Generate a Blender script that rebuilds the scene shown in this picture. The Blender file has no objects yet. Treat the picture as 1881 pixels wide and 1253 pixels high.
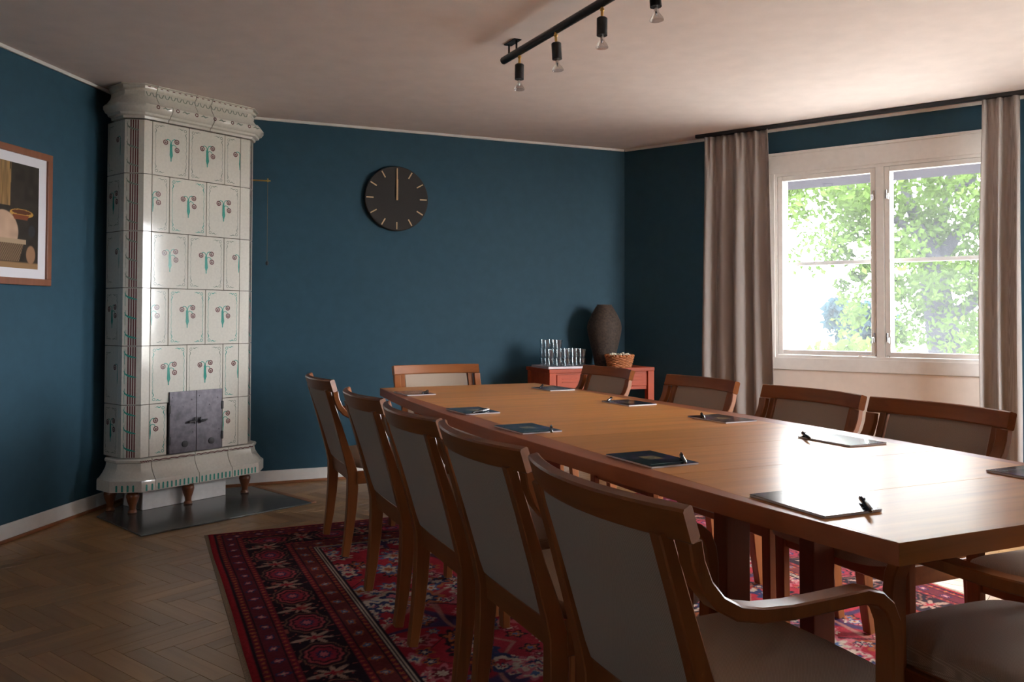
import bpy, bmesh, math, random
import numpy as np
from mathutils import Vector, Matrix
random.seed(7); RNG = np.random.default_rng(11)
scene = bpy.context.scene
COL = scene.collection
PI = math.pi

# ------------------------------------------------------------------ camera, world, light, exposure
cam_d = bpy.data.cameras.new('camera'); cam = bpy.data.objects.new('camera', cam_d); COL.objects.link(cam)
cam_d.sensor_width = 36.0; cam_d.lens = 36.0 * 1527.7 / 1881.0
cam_d.shift_y = -(626.5 - 548.9) / 1881.0
cam_d.clip_start = 0.05; cam_d.clip_end = 400
cam.matrix_world = Matrix.Translation((0, 0, 1.15)) @ Matrix.Rotation(math.radians(90 + 1.298), 4, 'X') @ Matrix.Rotation(math.radians(0.13), 4, 'Z')
scene.camera = cam

world = bpy.data.worlds.new('sky'); scene.world = world; world.use_nodes = True
bg = world.node_tree.nodes['Background']; bg.inputs[0].default_value = (0.93, 0.965, 1.0, 1); bg.inputs[1].default_value = 40.0

sun_d = bpy.data.lights.new('sun', 'SUN'); sun_d.energy = 18.0; sun_d.angle = math.radians(1.5); sun_d.color = (1.0, 0.95, 0.86)
sun = bpy.data.objects.new('sun', sun_d); COL.objects.link(sun)
sun.rotation_euler = Vector((0.62, 0.50, -0.85)).to_track_quat('-Z', 'Y').to_euler()   # comes over the roof, from behind the house

vs = scene.view_settings
vs.view_transform = 'Standard'; vs.look = 'None'; vs.gamma = 1.0; vs.use_curve_mapping = False
vs.exposure = 0.15
scene.cycles.use_denoising = True
scene.cycles.max_bounces = 10; scene.cycles.diffuse_bounces = 6; scene.cycles.glossy_bounces = 4
scene.cycles.transparent_max_bounces = 16; scene.cycles.caustics_reflective = False; scene.cycles.caustics_refractive = False
scene.cycles.sample_clamp_indirect = 8.0

# ------------------------------------------------------------------ plan of the room (metres, camera at the origin)
TH_L, TH_B, TH_W = math.radians(8.07), math.radians(68.04), math.radians(126.66)
def hd(t): return np.array([math.sin(t), math.cos(t)])
LB = np.array([-2.415, 5.463]); BW = np.array([0.922, 6.809])
WR = BW + 4.0 * hd(TH_W)
RR = WR + hd(math.radians(186.66)) * ((WR[1] + 2.2) / 0.9933)
LL = LB - hd(TH_L) * ((LB[1] + 2.2) / math.cos(TH_L))
ROOM = [LL, LB, BW, WR, RR]                                  # clockwise from above
HC = 2.533
C0 = np.array([0.415, 3.300]); TU = np.array([-0.4066, 0.9136]); TV = np.array([0.9136, 0.4066])
def TP(a, b, z=0.0):
    q = C0 + a * TU + b * TV
    return (float(q[0]), float(q[1]), z)
ROT_T = math.radians(24.0)            # local y along the table axis

# ------------------------------------------------------------------ mesh helpers
class MB:
    def __init__(s): s.v = []; s.f = []; s.uv = None
    def add(s, vs, fs):
        o = len(s.v); s.v += [tuple(map(float, p)) for p in vs]; s.f += [tuple(o + i for i in f) for f in fs]; return s
    def box(s, x0, x1, y0, y1, z0, z1):
        return s.add([(x0,y0,z0),(x1,y0,z0),(x1,y1,z0),(x0,y1,z0),(x0,y0,z1),(x1,y0,z1),(x1,y1,z1),(x0,y1,z1)],
                     [(0,3,2,1),(4,5,6,7),(0,1,5,4),(1,2,6,5),(2,3,7,6),(3,0,4,7)])
    def prism(s, poly, z0, z1):
        n = len(poly)
        return s.add([(p[0],p[1],z0) for p in poly] + [(p[0],p[1],z1) for p in poly],
                     [tuple(range(n-1,-1,-1)), tuple(range(n,2*n))] + [(i,(i+1)%n,n+(i+1)%n,n+i) for i in range(n)])
    def rings(s, R, closed=True, caps=True):
        m = len(R[0]); vs = [p for r in R for p in r]; fs = []
        for i in range(len(R)-1):
            for j in range(m if closed else m-1):
                k = (j+1) % m; fs.append((i*m+j, i*m+k, (i+1)*m+k, (i+1)*m+j))
        if caps and closed: fs += [tuple(range(m-1,-1,-1)), tuple((len(R)-1)*m+j for j in range(m))]
        return s.add(vs, fs)
    def sweep(s, path, B, hb, hn, c=0.004):
        """bar with chamfered rectangular section; B = constant side vector, hb / hn half sizes along B and the in-plane normal"""
        P = [Vector(p) for p in path]; B = Vector(B).normalized(); R = []
        for i, p in enumerate(P):
            T = (P[min(i+1,len(P)-1)] - P[max(i-1,0)]).normalized(); N = T.cross(B).normalized()
            b = hb[i] if isinstance(hb,(list,tuple)) else hb; n = hn[i] if isinstance(hn,(list,tuple)) else hn
            R.append([p + B*x + N*y for x, y in ((b,n-c),(b-c,n),(c-b,n),(-b,n-c),(-b,c-n),(c-b,-n),(b-c,-n),(b,c-n))])
        return s.rings(R)
    def tube(s, path, r, seg=8, caps=True):
        P = [Vector(p) for p in path]; R = []; ref = None
        for i, p in enumerate(P):
            T = (P[min(i+1,len(P)-1)] - P[max(i-1,0)]).normalized()
            if ref is None: ref = Vector((0,0,1)) if abs(T.z) < .9 else Vector((1,0,0))
            A = (ref - T*ref.dot(T)).normalized(); ref = A; Bv = T.cross(A)
            q = r[i] if isinstance(r,(list,tuple)) else r
            R.append([p + (A*math.cos(2*PI*k/seg) + Bv*math.sin(2*PI*k/seg))*q for k in range(seg)])
        return s.rings(R, True, caps)
    def lathe(s, prof, seg=24, c=(0,0,0), caps=True):
        return s.rings([[(c[0]+r*math.cos(2*PI*k/seg), c[1]+r*math.sin(2*PI*k/seg), c[2]+z) for k in range(seg)] for r, z in prof], True, caps)
    def build(s, name, mat, parent=None, smooth=False, bevel=0, loc=None, rotz=None, seg=2, angle=30):
        o = bpy.data.objects.new(name, s.mesh(name, mat, smooth, bevel, seg, angle)); COL.objects.link(o)
        if parent is not None: o.parent = parent
        if loc is not None: o.location = loc
        if rotz is not None: o.rotation_euler[2] = rotz
        return o
    def mesh(s, name, mat, smooth=False, bevel=0, seg=2, angle=30):
        me = bpy.data.meshes.new(name); me.from_pydata(s.v, [], s.f)
        bm = bmesh.new(); bm.from_mesh(me); bmesh.ops.recalc_face_normals(bm, faces=bm.faces)
        if bevel:
            ed = [e for e in bm.edges if len(e.link_faces) == 2 and e.calc_face_angle(0) > math.radians(angle)]
            bmesh.ops.bevel(bm, geom=ed, offset=bevel, segments=seg, profile=.6, affect='EDGES', clamp_overlap=True)
        bm.to_mesh(me); bm.free()
        if mat is not None: me.materials.append(mat)
        if smooth:
            me.polygons.foreach_set('use_smooth', [True]*len(me.polygons))
            try: me.set_sharp_from_angle(angle=math.radians(38))
            except Exception: pass
        me.update(); return me
def obj(name, me, parent=None, loc=None, rotz=None):
    o = bpy.data.objects.new(name, me); COL.objects.link(o)
    if parent is not None: o.parent = parent
    if loc is not None: o.location = loc
    if rotz is not None: o.rotation_euler[2] = rotz
    return o
def tag(o, label, cat, group=None, kind=None):
    if label: o['label'] = label
    if cat: o['category'] = cat
    if group: o['group'] = group
    if kind: o['kind'] = kind
    return o
def thing(name, label, cat, loc=(0,0,0), rotz=0, group=None):
    o = bpy.data.objects.new(name, None); COL.objects.link(o); o.empty_display_size = .1
    o.location = loc; o.rotation_euler[2] = rotz
    return tag(o, label, cat, group)
def struct(o, label=None): o['kind'] = 'structure'; 
def dup(root, loc, rotz, label, name=None):
    r = root.copy(); COL.objects.link(r); r.location = loc; r.rotation_euler[2] = rotz; r['label'] = label
    for ch in root.children:
        k = ch.copy(); COL.objects.link(k); k.parent = r
        for g in ch.children:
            d = g.copy(); COL.objects.link(d); d.parent = k
    return r

# ------------------------------------------------------------------ materials
def mat(name, rgb, rough=.5, spec=.5, metal=0, coat=0):
    m = bpy.data.materials.new(name); m.use_nodes = True; b = m.node_tree.nodes['Principled BSDF']
    b.inputs['Base Color'].default_value = (*rgb, 1); b.inputs['Roughness'].default_value = rough
    b.inputs['Specular IOR Level'].default_value = spec; b.inputs['Metallic'].default_value = metal
    b.inputs['Coat Weight'].default_value = coat; b.inputs['Coat Roughness'].default_value = .08
    return m
def nd(m, t, **kw):
    n = m.node_tree.nodes.new(t)
    for k, v in kw.items():
        if k in n.inputs: n.inputs[k].default_value = v
        else: setattr(n, k, v)
    return n
def lk(m, a, b): m.node_tree.links.new(a, b)
def P(m): return m.node_tree.nodes['Principled BSDF']
def ramp(m, fac, stops):
    r = nd(m, 'ShaderNodeValToRGB'); e = r.color_ramp.elements
    while len(e) < len(stops): e.new(.5)
    for i, (p, c) in enumerate(stops): e[i].position = p; e[i].color = (*c, 1)
    lk(m, fac, r.inputs[0]); return r.outputs[0]
def mapped(m, scale, coord='Object'):
    tc = nd(m, 'ShaderNodeTexCoord'); mp = nd(m, 'ShaderNodeMapping'); mp.inputs['Scale'].default_value = scale
    lk(m, tc.outputs[coord], mp.inputs[0]); return mp.outputs[0]
def bump(m, h, strength=.2, dist=.002):
    b = nd(m, 'ShaderNodeBump'); b.inputs['Strength'].default_value = strength; b.inputs['Distance'].default_value = dist
    lk(m, h, b.inputs['Height']); lk(m, b.outputs[0], P(m).inputs['Normal'])
def mottled(name, rgb, rough=.5, amt=.12, scale=6., bumps=0, bscale=200., **kw):
    m = mat(name, rgb, rough, **kw); v = mapped(m, (scale,)*3); n = nd(m, 'ShaderNodeTexNoise', Detail=4.0); lk(m, v, n.inputs[0])
    lk(m, ramp(m, n.outputs[0], [(.3, tuple(c*(1-amt) for c in rgb)), (.7, tuple(min(1,c*(1+amt)) for c in rgb))]), P(m).inputs[0])
    if bumps:
        n2 = nd(m, 'ShaderNodeTexNoise', Scale=bscale, Detail=2.0); lk(m, mapped(m, (1,1,1)), n2.inputs[0]); bump(m, n2.outputs[0], bumps, .002)
    return m
def wood(name, rgb, axis='Z', rough=.35, amt=.3, rand=.25, coat=0., spec=.5, coord='Object', fine=1.0):
    m = mat(name, rgb, rough, spec, 0, coat); s = {'X':(1.2,22,22),'Y':(22,1.2,22),'Z':(22,22,1.2)}[axis]
    v = mapped(m, tuple(k*fine for k in s), coord)
    oi = nd(m, 'ShaderNodeObjectInfo'); ad = nd(m, 'ShaderNodeVectorMath', operation='ADD'); sc = nd(m, 'ShaderNodeVectorMath', operation='SCALE')
    cb = nd(m, 'ShaderNodeCombineXYZ'); 
    for i in range(3): lk(m, oi.outputs['Random'], cb.inputs[i])
    lk(m, cb.outputs[0], sc.inputs[0]); sc.inputs['Scale'].default_value = 37.0
    lk(m, v, ad.inputs[0]); lk(m, sc.outputs[0], ad.inputs[1])
    n = nd(m, 'ShaderNodeTexNoise', Scale=1.0, Detail=5.0, Roughness=.6, Distortion=.4); lk(m, ad.outputs[0], n.inputs[0])
    c = ramp(m, n.outputs[0], [(.25, tuple(k*(1-amt) for k in rgb)), (.5, rgb), (.75, tuple(min(1,k*(1+amt*.6)) for k in rgb))])
    hs = nd(m, 'ShaderNodeHueSaturation'); mr = nd(m, 'ShaderNodeMapRange'); mr.inputs[3].default_value = 1-rand; mr.inputs[4].default_value = 1+rand
    lk(m, oi.outputs['Random'], mr.inputs[0]); lk(m, mr.outputs[0], hs.inputs['Value']); lk(m, c, hs.inputs['Color']); lk(m, hs.outputs[0], P(m).inputs[0])
    bump(m, n.outputs[0], .06, .001)
    return m
def vcol(name, rough=.8, spec=.2, attr='Col', bumps=0, bscale=300.):
    m = mat(name, (1,1,1), rough, spec); a = nd(m, 'ShaderNodeAttribute', attribute_name=attr); lk(m, a.outputs['Color'], P(m).inputs[0])
    if bumps:
        n2 = nd(m, 'ShaderNodeTexNoise', Scale=bscale, Detail=2.0); lk(m, mapped(m, (1,1,1)), n2.inputs[0]); bump(m, n2.outputs[0], bumps, .003)
    return m

M = {}
M['teal'] = mottled('teal_wall_paint', (.025, .069, .102), .62, .06, 3., .08, 260., spec=.22)
M['ceil'] = mottled('ceiling_paint', (.78, .685, .65), .8, .04, 1.5, .05, 150.)
M['white'] = mottled('white_gloss_paint', (.78, .76, .73), .35, .03, 5.)
M['cream'] = mottled('cream_wall_paint', (.80, .70, .62), .6, .03, 3.)
M['table'] = wood('cherry_tabletop', (.50, .205, .055), 'X', .31, .28, .20, spec=.37)
M['table_edge'] = wood('cherry_edge', (.30, .085, .028), 'Y', .33, .2, .05)
M['table_leg'] = wood('cherry_leg', (.20, .060, .022), 'Z', .4, .25, .06)
M['chair_x'] = wood('chair_wood_across', (.265, .084, .023), 'X', .32, .3, .08)
M['chair_z'] = wood('chair_wood_upright', (.265, .084, .023), 'Z', .32, .3, .08)
M['console'] = wood('red_console_wood', (.40, .062, .020), 'X', .45, .25, .05, spec=.25)
M['console_z'] = wood('red_console_wood_upright', (.40, .062, .020), 'Z', .45, .25, .05, spec=.25)
M['frame'] = wood('picture_frame_wood', (.22, .075, .035), 'Z', .4, .25, .03)
M['skirt_wood'] = wood('brown_quarter_round', (.26, .10, .04), 'X', .45, .25, .03)
M['black'] = mat('black_metal', (.012, .012, .014), .4, .4)
M['brass'] = mat('brass', (.72, .46, .14), .28, .5, 1)
M['cord'] = mat('dull_brass_cord', (.16, .11, .06), .6, .3)
M['chrome'] = mat('chrome', (.8, .8, .8), .15, .5, 1)
M['glaze'] = mottled('cream_stove_glaze', (.66, .63, .56), .09, .05, 14., .05, 28., spec=.6)
M['glaze_side'] = M['glaze']
M['grout'] = mat('dark_joint', (.06, .045, .035), .9)
M['core'] = mat('joint_mortar', (.10, .075, .055), .9)
M['green'] = mottled('green_glaze_paint', (.05, .30, .24), .15, .35, 60.)
M['purple'] = mottled('manganese_glaze_paint', (.15, .055, .055), .15, .35, 60.)
M['grey_green'] = mottled('grey_green_glaze_paint', (.24, .28, .23), .15, .3, 60.)
M['iron'] = mottled('worn_grey_iron', (.105, .095, .108), .40, .28, 6., .1, 60., metal=.7)
M['iron_dark'] = mat('dark_iron', (.02, .018, .02), .5)
M['slate'] = mottled('dark_hearth_stone', (.085, .083, .078), .20, .3, 9., .03, 60.)
M['foot'] = wood('turned_foot_wood', (.16, .050, .018), 'Z', .3, .35, .1)
M['plinth'] = mottled('white_plinth', (.74, .71, .69), .45, .05, 6.)
M['clock'] = mat('charcoal_clock_face', (.038, .034, .032), .75, .2)
M['clock_mark'] = mat('pale_wood_marks', (.55, .36, .20), .5)
M['paper'] = mat('white_paper', (.75, .74, .76), .6)
M['pen'] = mat('black_pen_plastic', (.012, .012, .013), .2)
M['mat'] = mat('picture_mat', (.74, .72, .76), .8)
M['dark_back'] = mat('dark_backing', (.03, .025, .02), .8)
M['lilac'] = mat('tray_laminate', (.60, .52, .55), .35)
M['vase'] = mottled('rough_brown_pottery', (.055, .036, .026), .75, .5, 14., .6, 45.)
M['wicker'] = mottled('orange_wicker', (.46, .17, .06), .55, .4, 60.)
M['sweet'] = mottled('pale_wrappers', (.75, .68, .55), .4, .3, 30.)
M['eave'] = mat('grey_eave_boards', (.034, .031, .040), 1., 0)
M['gravel'] = mottled('pale_gravel_yard', (.36, .35, .32), .9, .2, 2.)
M['bark'] = mottled('grey_bark', (.018, .018, .022), 1., .35, 5., .6, 20., spec=0)

def fabric(name, rgb, sc=520., rough=.9, strength=.5):
    m = mat(name, rgb, rough, .15)
    w1 = nd(m, 'ShaderNodeTexWave', Scale=1.0, Distortion=.3); w1.bands_direction = 'X'
    w2 = nd(m, 'ShaderNodeTexWave', Scale=1.0, Distortion=.3); w2.bands_direction = 'DIAGONAL'
    v = mapped(m, (sc*.35,)*3); lk(m, v, w1.inputs[0]); lk(m, v, w2.inputs[0])
    mu = nd(m, 'ShaderNodeMath', operation='MULTIPLY'); lk(m, w1.outputs['Fac'], mu.inputs[0]); lk(m, w2.outputs['Fac'], mu.inputs[1])
    lk(m, ramp(m, mu.outputs[0], [(.05, tuple(c*.72 for c in rgb)), (.6, tuple(min(1,c*1.18) for c in rgb))]), P(m).inputs[0])
    bump(m, mu.outputs[0], strength, .001)
    P(m).inputs['Sheen Weight'].default_value = .15
    return m
M['fabric'] = fabric('taupe_upholstery', (.47, .365, .285))
def curtain_mat():
    m = fabric('taupe_curtain_linen', (.43, .375, .345), 420., .95, .25)
    tr = nd(m, 'ShaderNodeBsdfTranslucent'); tr.inputs[0].default_value = (.42, .33, .27, 1); mx = nd(m, 'ShaderNodeMixShader'); mx.inputs[0].default_value = .12
    out = m.node_tree.nodes['Material Output']; lk(m, P(m).outputs[0], mx.inputs[1]); lk(m, tr.outputs[0], mx.inputs[2]); lk(m, mx.outputs[0], out.inputs[0])
    return m
M['curtain'] = curtain_mat()
def clear_glass(name, tint, base=.04, rough=.02, haze=0.0):
    m = bpy.data.materials.new(name); m.use_nodes = True; nt = m.node_tree; nt.nodes.remove(P(m)); out = nt.nodes['Material Output']
    t = nd(m, 'ShaderNodeBsdfTransparent'); t.inputs[0].default_value = (*tint, 1); g = nd(m, 'ShaderNodeBsdfGlossy'); g.inputs['Roughness'].default_value = rough
    lw = nd(m, 'ShaderNodeLayerWeight'); lw.inputs[0].default_value = .35; mx = nd(m, 'ShaderNodeMixShader')
    mr = nd(m, 'ShaderNodeMapRange'); mr.inputs[3].default_value = base; mr.inputs[4].default_value = .75; pw = nd(m, 'ShaderNodeMath', operation='POWER'); pw.inputs[1].default_value = 2.5
    lk(m, lw.outputs['Facing'], pw.inputs[0]); lk(m, pw.outputs[0], mr.inputs[0]); lk(m, mr.outputs[0], mx.inputs[0]); lk(m, t.outputs[0], mx.inputs[1]); lk(m, g.outputs[0], mx.inputs[2])
    last = mx.outputs[0]
    if haze:
        tl = nd(m, 'ShaderNodeBsdfTranslucent'); tl.inputs[0].default_value = (.93, .96, 1, 1); m2 = nd(m, 'ShaderNodeMixShader'); m2.inputs[0].default_value = haze
        lk(m, last, m2.inputs[1]); lk(m, tl.outputs[0], m2.inputs[2]); last = m2.outputs[0]
    lk(m, last, out.inputs[0]); return m
M['pane'] = clear_glass('veiled_window_glass', (1, 1, 1), .03, .01, haze=.013)  # glare veil over the view put into the glass as translucent white
M['tumbler'] = clear_glass('tumbler_glass', (.95, .975, .985), .12, .04)
M['bulb'] = clear_glass('bulb_glass', (.86, .84, .82), .16, .05)
def leaf_mat(name, rgb, trans):
    m = mat(name, rgb, .8, .03); tr = nd(m, 'ShaderNodeBsdfTranslucent'); tr.inputs[0].default_value = (*trans, 1)
    mx = nd(m, 'ShaderNodeMixShader'); mx.inputs[0].default_value = .45; out = m.node_tree.nodes['Material Output']
    g = nd(m, 'ShaderNodeNewGeometry'); c = ramp(m, g.outputs['Random Per Island'], [(0., tuple(k*.6 for k in rgb)), (.7, rgb), (1., tuple(min(1,k*1.5) for k in rgb))]); lk(m, c, P(m).inputs[0])
    lk(m, P(m).outputs[0], mx.inputs[1]); lk(m, tr.outputs[0], mx.inputs[2]); lk(m, mx.outputs[0], out.inputs[0]); return m
M['leaf'] = leaf_mat('fresh_green_leaves', (.024, .042, .009), (.042, .070, .015))
M['leaf_blue'] = leaf_mat('haze_blue_leaves', (.010, .020, .026), (.014, .028, .034))  # blue of distance haze put into the leaf colour

# ------------------------------------------------------------------ the setting
def offset_poly(poly, d):
    n = len(poly); out = []
    for i in range(n):
        p0, p1, p2 = poly[i-1], poly[i], poly[(i+1) % n]
        e1 = (p1-p0)/np.linalg.norm(p1-p0); e2 = (p2-p1)/np.linalg.norm(p2-p1)
        n1 = np.array([-e1[1], e1[0]]); n2 = np.array([-e2[1], e2[0]]); b = n1+n2; out.append(p1 + d*b/(1+n1@n2))
    return out
OUT = offset_poly(ROOM, .22)
def struct_build(mb, name, m, **kw):
    o = mb.build(name, m, **kw); o['kind'] = 'structure'; return o
ADDED_REAR_WIN = [(5.20, 5.66)]  # unseen window added in the rear wall, fill light for the chair backs
ADDED_SIDE_WIN = [(.45, 1.75)]       # unseen window added in the side wall to brighten the room
NAMES = ['wall_left', 'wall_back', 'wall_window', 'wall_right', 'wall_rear']
W0, W1, WZ0, WZ1 = 1.245, 2.690, .865, 2.205          # window opening along the window wall
wd = hd(TH_W)
WIN = np.array([wd[1], -wd[0]])                        # normal of the window wall pointing into the room
def WP(s, inn, z=0.0):
    q = BW + s*wd + inn*WIN
    return (float(q[0]), float(q[1]), z)
for i, nm in enumerate(NAMES):
    a, b, oa, ob = ROOM[i], ROOM[(i+1) % 5], OUT[i], OUT[(i+1) % 5]
    mb = MB()
    if nm == 'wall_window':
        p0, p1 = WP(W0, 0), WP(W1, 0); q0, q1 = WP(W0, -.22), WP(W1, -.22)
        mb.prism([a, p0, q0, oa], -.02, HC+.02); mb.prism([p1, b, ob, q1], -.02, HC+.02)
        mb.prism([p0, p1, q1, q0], -.02, WZ0); mb.prism([p0, p1, q1, q0], WZ1, HC+.02)
    elif nm in ('wall_right', 'wall_rear'):
        WL, za, zb = (ADDED_SIDE_WIN, .45, 2.38) if nm == 'wall_right' else (ADDED_REAR_WIN, 1.25, 2.05)
        e = (b-a)/np.linalg.norm(b-a); nout = np.array([-e[1], e[0]])
        LN = np.linalg.norm(b-a); edges = [(a, oa)]+[(a+e*t, a+e*t+nout*.22) for w in WL for t in w]+[(b, ob)]
        for k in range(len(edges)-1):
            (p, po), (q, qo) = edges[k], edges[k+1]
            if k % 2 == 0: mb.prism([p, q, qo, po], -.02, HC+.02)
            else: mb.prism([p, q, qo, po], -.02, za); mb.prism([p, q, qo, po], zb, HC+.02)
    else: mb.prism([a, b, ob, oa], -.02, HC+.02)
    struct_build(mb, nm, M['teal'])
struct_build(MB().prism(OUT, HC, HC+.25), 'ceiling', M['ceil'])
floor = struct_build(MB().prism(OUT, -.25, -.012), 'floor', M['grout'])

# herringbone parquet, one object per block where the photograph shows them largest
def parquet_mat():
    m = mat('oak_parquet', (.2, .1, .05), .34, .45); v = mapped(m, (1.5, 26, 1), 'UV')
    n = nd(m, 'ShaderNodeTexNoise', Scale=1.0, Detail=5.0, Roughness=.6, Distortion=.3)
    g = nd(m, 'ShaderNodeNewGeometry'); oi = nd(m, 'ShaderNodeObjectInfo')
    add = nd(m, 'ShaderNodeMath', operation='ADD'); fr = nd(m, 'ShaderNodeMath', operation='FRACT'); lk(m, g.outputs['Random Per Island'], add.inputs[0]); lk(m, oi.outputs['Random'], add.inputs[1]); lk(m, add.outputs[0], fr.inputs[0])
    cb = nd(m, 'ShaderNodeCombineXYZ'); mu = nd(m, 'ShaderNodeMath', operation='MULTIPLY'); mu.inputs[1].default_value = 50.; lk(m, fr.outputs[0], mu.inputs[0]); lk(m, mu.outputs[0], cb.inputs[0]); lk(m, mu.outputs[0], cb.inputs[1])
    ad = nd(m, 'ShaderNodeVectorMath', operation='ADD'); lk(m, v, ad.inputs[0]); lk(m, cb.outputs[0], ad.inputs[1]); lk(m, ad.outputs[0], n.inputs[0])
    c = ramp(m, n.outputs[0], [(.25, (.27, .140, .052)), (.5, (.335, .180, .070)), (.75, (.39, .220, .092))])
    hs = nd(m, 'ShaderNodeHueSaturation'); mr = nd(m, 'ShaderNodeMapRange'); mr.inputs[3].default_value = .82; mr.inputs[4].default_value = 1.16
    lk(m, fr.outputs[0], mr.inputs[0]); lk(m, mr.outputs[0], hs.inputs['Value']); lk(m, c, hs.inputs['Color']); lk(m, hs.outputs[0], P(m).inputs[0])
    bump(m, n.outputs[0], .05, .001); return m
M['parquet'] = parquet_mat()
def clip(poly, conv):
    out = [np.array(p, float) for p in poly]; n = len(conv)
    for i in range(n):
        a, b = conv[i], conv[(i+1) % n]; e = b-a; nr = np.array([e[1], -e[0]]); res = []      # inside to the right (clockwise)
        for k in range(len(out)):
            p, q = out[k], out[(k+1) % len(out)]; dp, dq = (p-a)@nr, (q-a)@nr
            if dp >= 0: res.append(p)
            if (dp >= 0) != (dq >= 0): res.append(p + (q-p)*dp/(dp-dq))
        out = res
        if len(out) < 3: return []
    return out
INNER = offset_poly(ROOM, -.002)
BL, BWD = .36, .072
def block_mesh(poly2, x_ax, name='parquet_block'):
    """poly2 in world plan; x_ax = grain direction; returns verts, faces, uvs with a small bevel on top"""
    c = sum(poly2)/len(poly2); y_ax = np.array([-x_ax[1], x_ax[0]])
    ins = [p + (c-p)/max(np.linalg.norm(c-p), 1e-6)*.0016 for p in poly2]
    n = len(poly2); v = [(*p, -.0125) for p in poly2] + [(*p, -.0012) for p in poly2] + [(*p, 0.) for p in ins]
    f = [(i, (i+1) % n, n+(i+1) % n, n+i) for i in range(n)] + [(n+i, n+(i+1) % n, 2*n+(i+1) % n, 2*n+i) for i in range(n)] + [tuple(range(2*n, 3*n))]
    return v, f
def proj_px(x, y, z):
    pt = math.radians(1.298); Y = y*math.cos(pt)+(z-1.15)*math.sin(pt); U = -y*math.sin(pt)+(z-1.15)*math.cos(pt)
    return 940.5+1527.7*x/Y, 548.9-1527.7*U/Y
def in_rug(q):
    d = q-C0; a, b = d@TU, d@TV
    return -2.15 < a < 1.825 and -1.40 < b < 1.45
blocks = []
ha = math.radians(38.0); X1 = hd(ha); X2 = hd(ha+PI/2)
cells = int(BL/BWD+.5)                                  # blocks of 1 x cells in a herringbone grid
for i in range(-90, 90):
    for j in range(-90, 90):
        k = (i - j) % (2*cells)
        if k == 0: o = (0, 1)                           # start of a block along X1
        elif k == cells: o = (1, 0)                     # start of a block along X2
        else: continue
        base = i*BWD*X1 + j*BWD*X2
        if o == (0, 1): ex, ey, ax = X1*BL, X2*BWD, X1
        else: ex, ey, ax = X1*BWD, -X2*BL, X2; 
        if o == (1, 0): base = base + X2*BWD
        g = .0006; ux, uy = ex/np.linalg.norm(ex), ey/np.linalg.norm(ey)
        poly = [base+ux*g+uy*g, base+ex-ux*g+uy*g, base+ex+ey-ux*g-uy*g, base+ey+ux*g-uy*g]
        ctr = base+(ex+ey)/2
        if abs(ctr[0]) > 5 or ctr[1] < -2.6 or ctr[1] > 7.2: continue
        pc = clip(poly, INNER)
        if len(pc) < 3: continue
        area = abs(sum(pc[t][0]*pc[(t+1) % len(pc)][1]-pc[(t+1) % len(pc)][0]*pc[t][1] for t in range(len(pc))))/2
        if area < 4e-4: continue
        cc = sum(pc)/len(pc); score = 0
        if cc[1] > .8 and not in_rug(cc):
            px, py = proj_px(cc[0], cc[1], 0)
            if -60 < px < 1940 and 560 < py < 1300: score = area/cc[1]**3*(2 if px < 640 else .3)
        blocks.append((score, pc, ax))
blocks.sort(key=lambda t: -t[0])
def uv_mesh(name, items, m):
    V, F, U = [], [], []
    for pc, ax in items:
        v, f = block_mesh(pc, ax); o = len(V); V += [tuple(map(float, q)) for q in v]; F += [tuple(o+k for k in t) for t in f]
        ay = np.array([-ax[1], ax[0]]); U += [(float(np.dot(q[:2], ax)), float(np.dot(q[:2], ay))) for q in v]
    me = bpy.data.meshes.new(name); me.from_pydata(V, [], F); uv = me.uv_layers.new(name='UVMap'); idx = np.zeros(len(me.loops), int); me.loops.foreach_get('vertex_index', idx)
    uv.data.foreach_set('uv', np.array(U)[idx].ravel()); me.materials.append(m); me.update(); return me
for sc_, pc, ax in blocks[:300]: obj('parquet_block', uv_mesh('parquet_block', [(pc, ax)], M['parquet']), floor)
rest = obj('parquet_field', uv_mesh('parquet_field', [(pc, ax) for _, pc, ax in blocks[300:]], M['parquet']), floor); rest['kind'] = 'stuff'

# baseboards, quarter rounds and ceiling trims along the walls
def along(i, t0, t1, d0, d1, z0, z1, L=None):
    a, b = ROOM[i], ROOM[(i+1) % 5]; e = (b-a)/np.linalg.norm(b-a); n = np.array([e[1], -e[0]]); L = np.linalg.norm(b-a)
    p, q = a+e*t0, a+e*(L-t1)
    return MB().prism([p+n*d0, q+n*d0, q+n*d1, p+n*d1], z0, z1)
for i, nm in enumerate(['left', 'back', 'window', 'right', 'rear']):
    if nm == 'window':
        bb = struct_build(MB().prism([WP(.01,.001),WP(1.19,.001),WP(1.19,.014),WP(.01,.014)], 0.0, .092), 'baseboard_window', M['white'])
        struct_build(MB().prism([WP(2.74,.001),WP(3.99,.001),WP(3.99,.014),WP(2.74,.014)], 0.0, .092), 'baseboard_window_far', M['white'])
    else:
        bb = struct_build(along(i, .008, .008, .001, .014, 0.0, .092), 'baseboard_'+nm, M['white'], bevel=.003)
        q = along(i, .02, .02, .0145, .026, 0.0, .018).build('quarter_round', M['skirt_wood'], bb, bevel=.004)
    struct_build(along(i, .010, .010, .001, .016, HC-.020, HC-.001), 'trim_%d' % (i+1), M['white'], bevel=.003)

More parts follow.
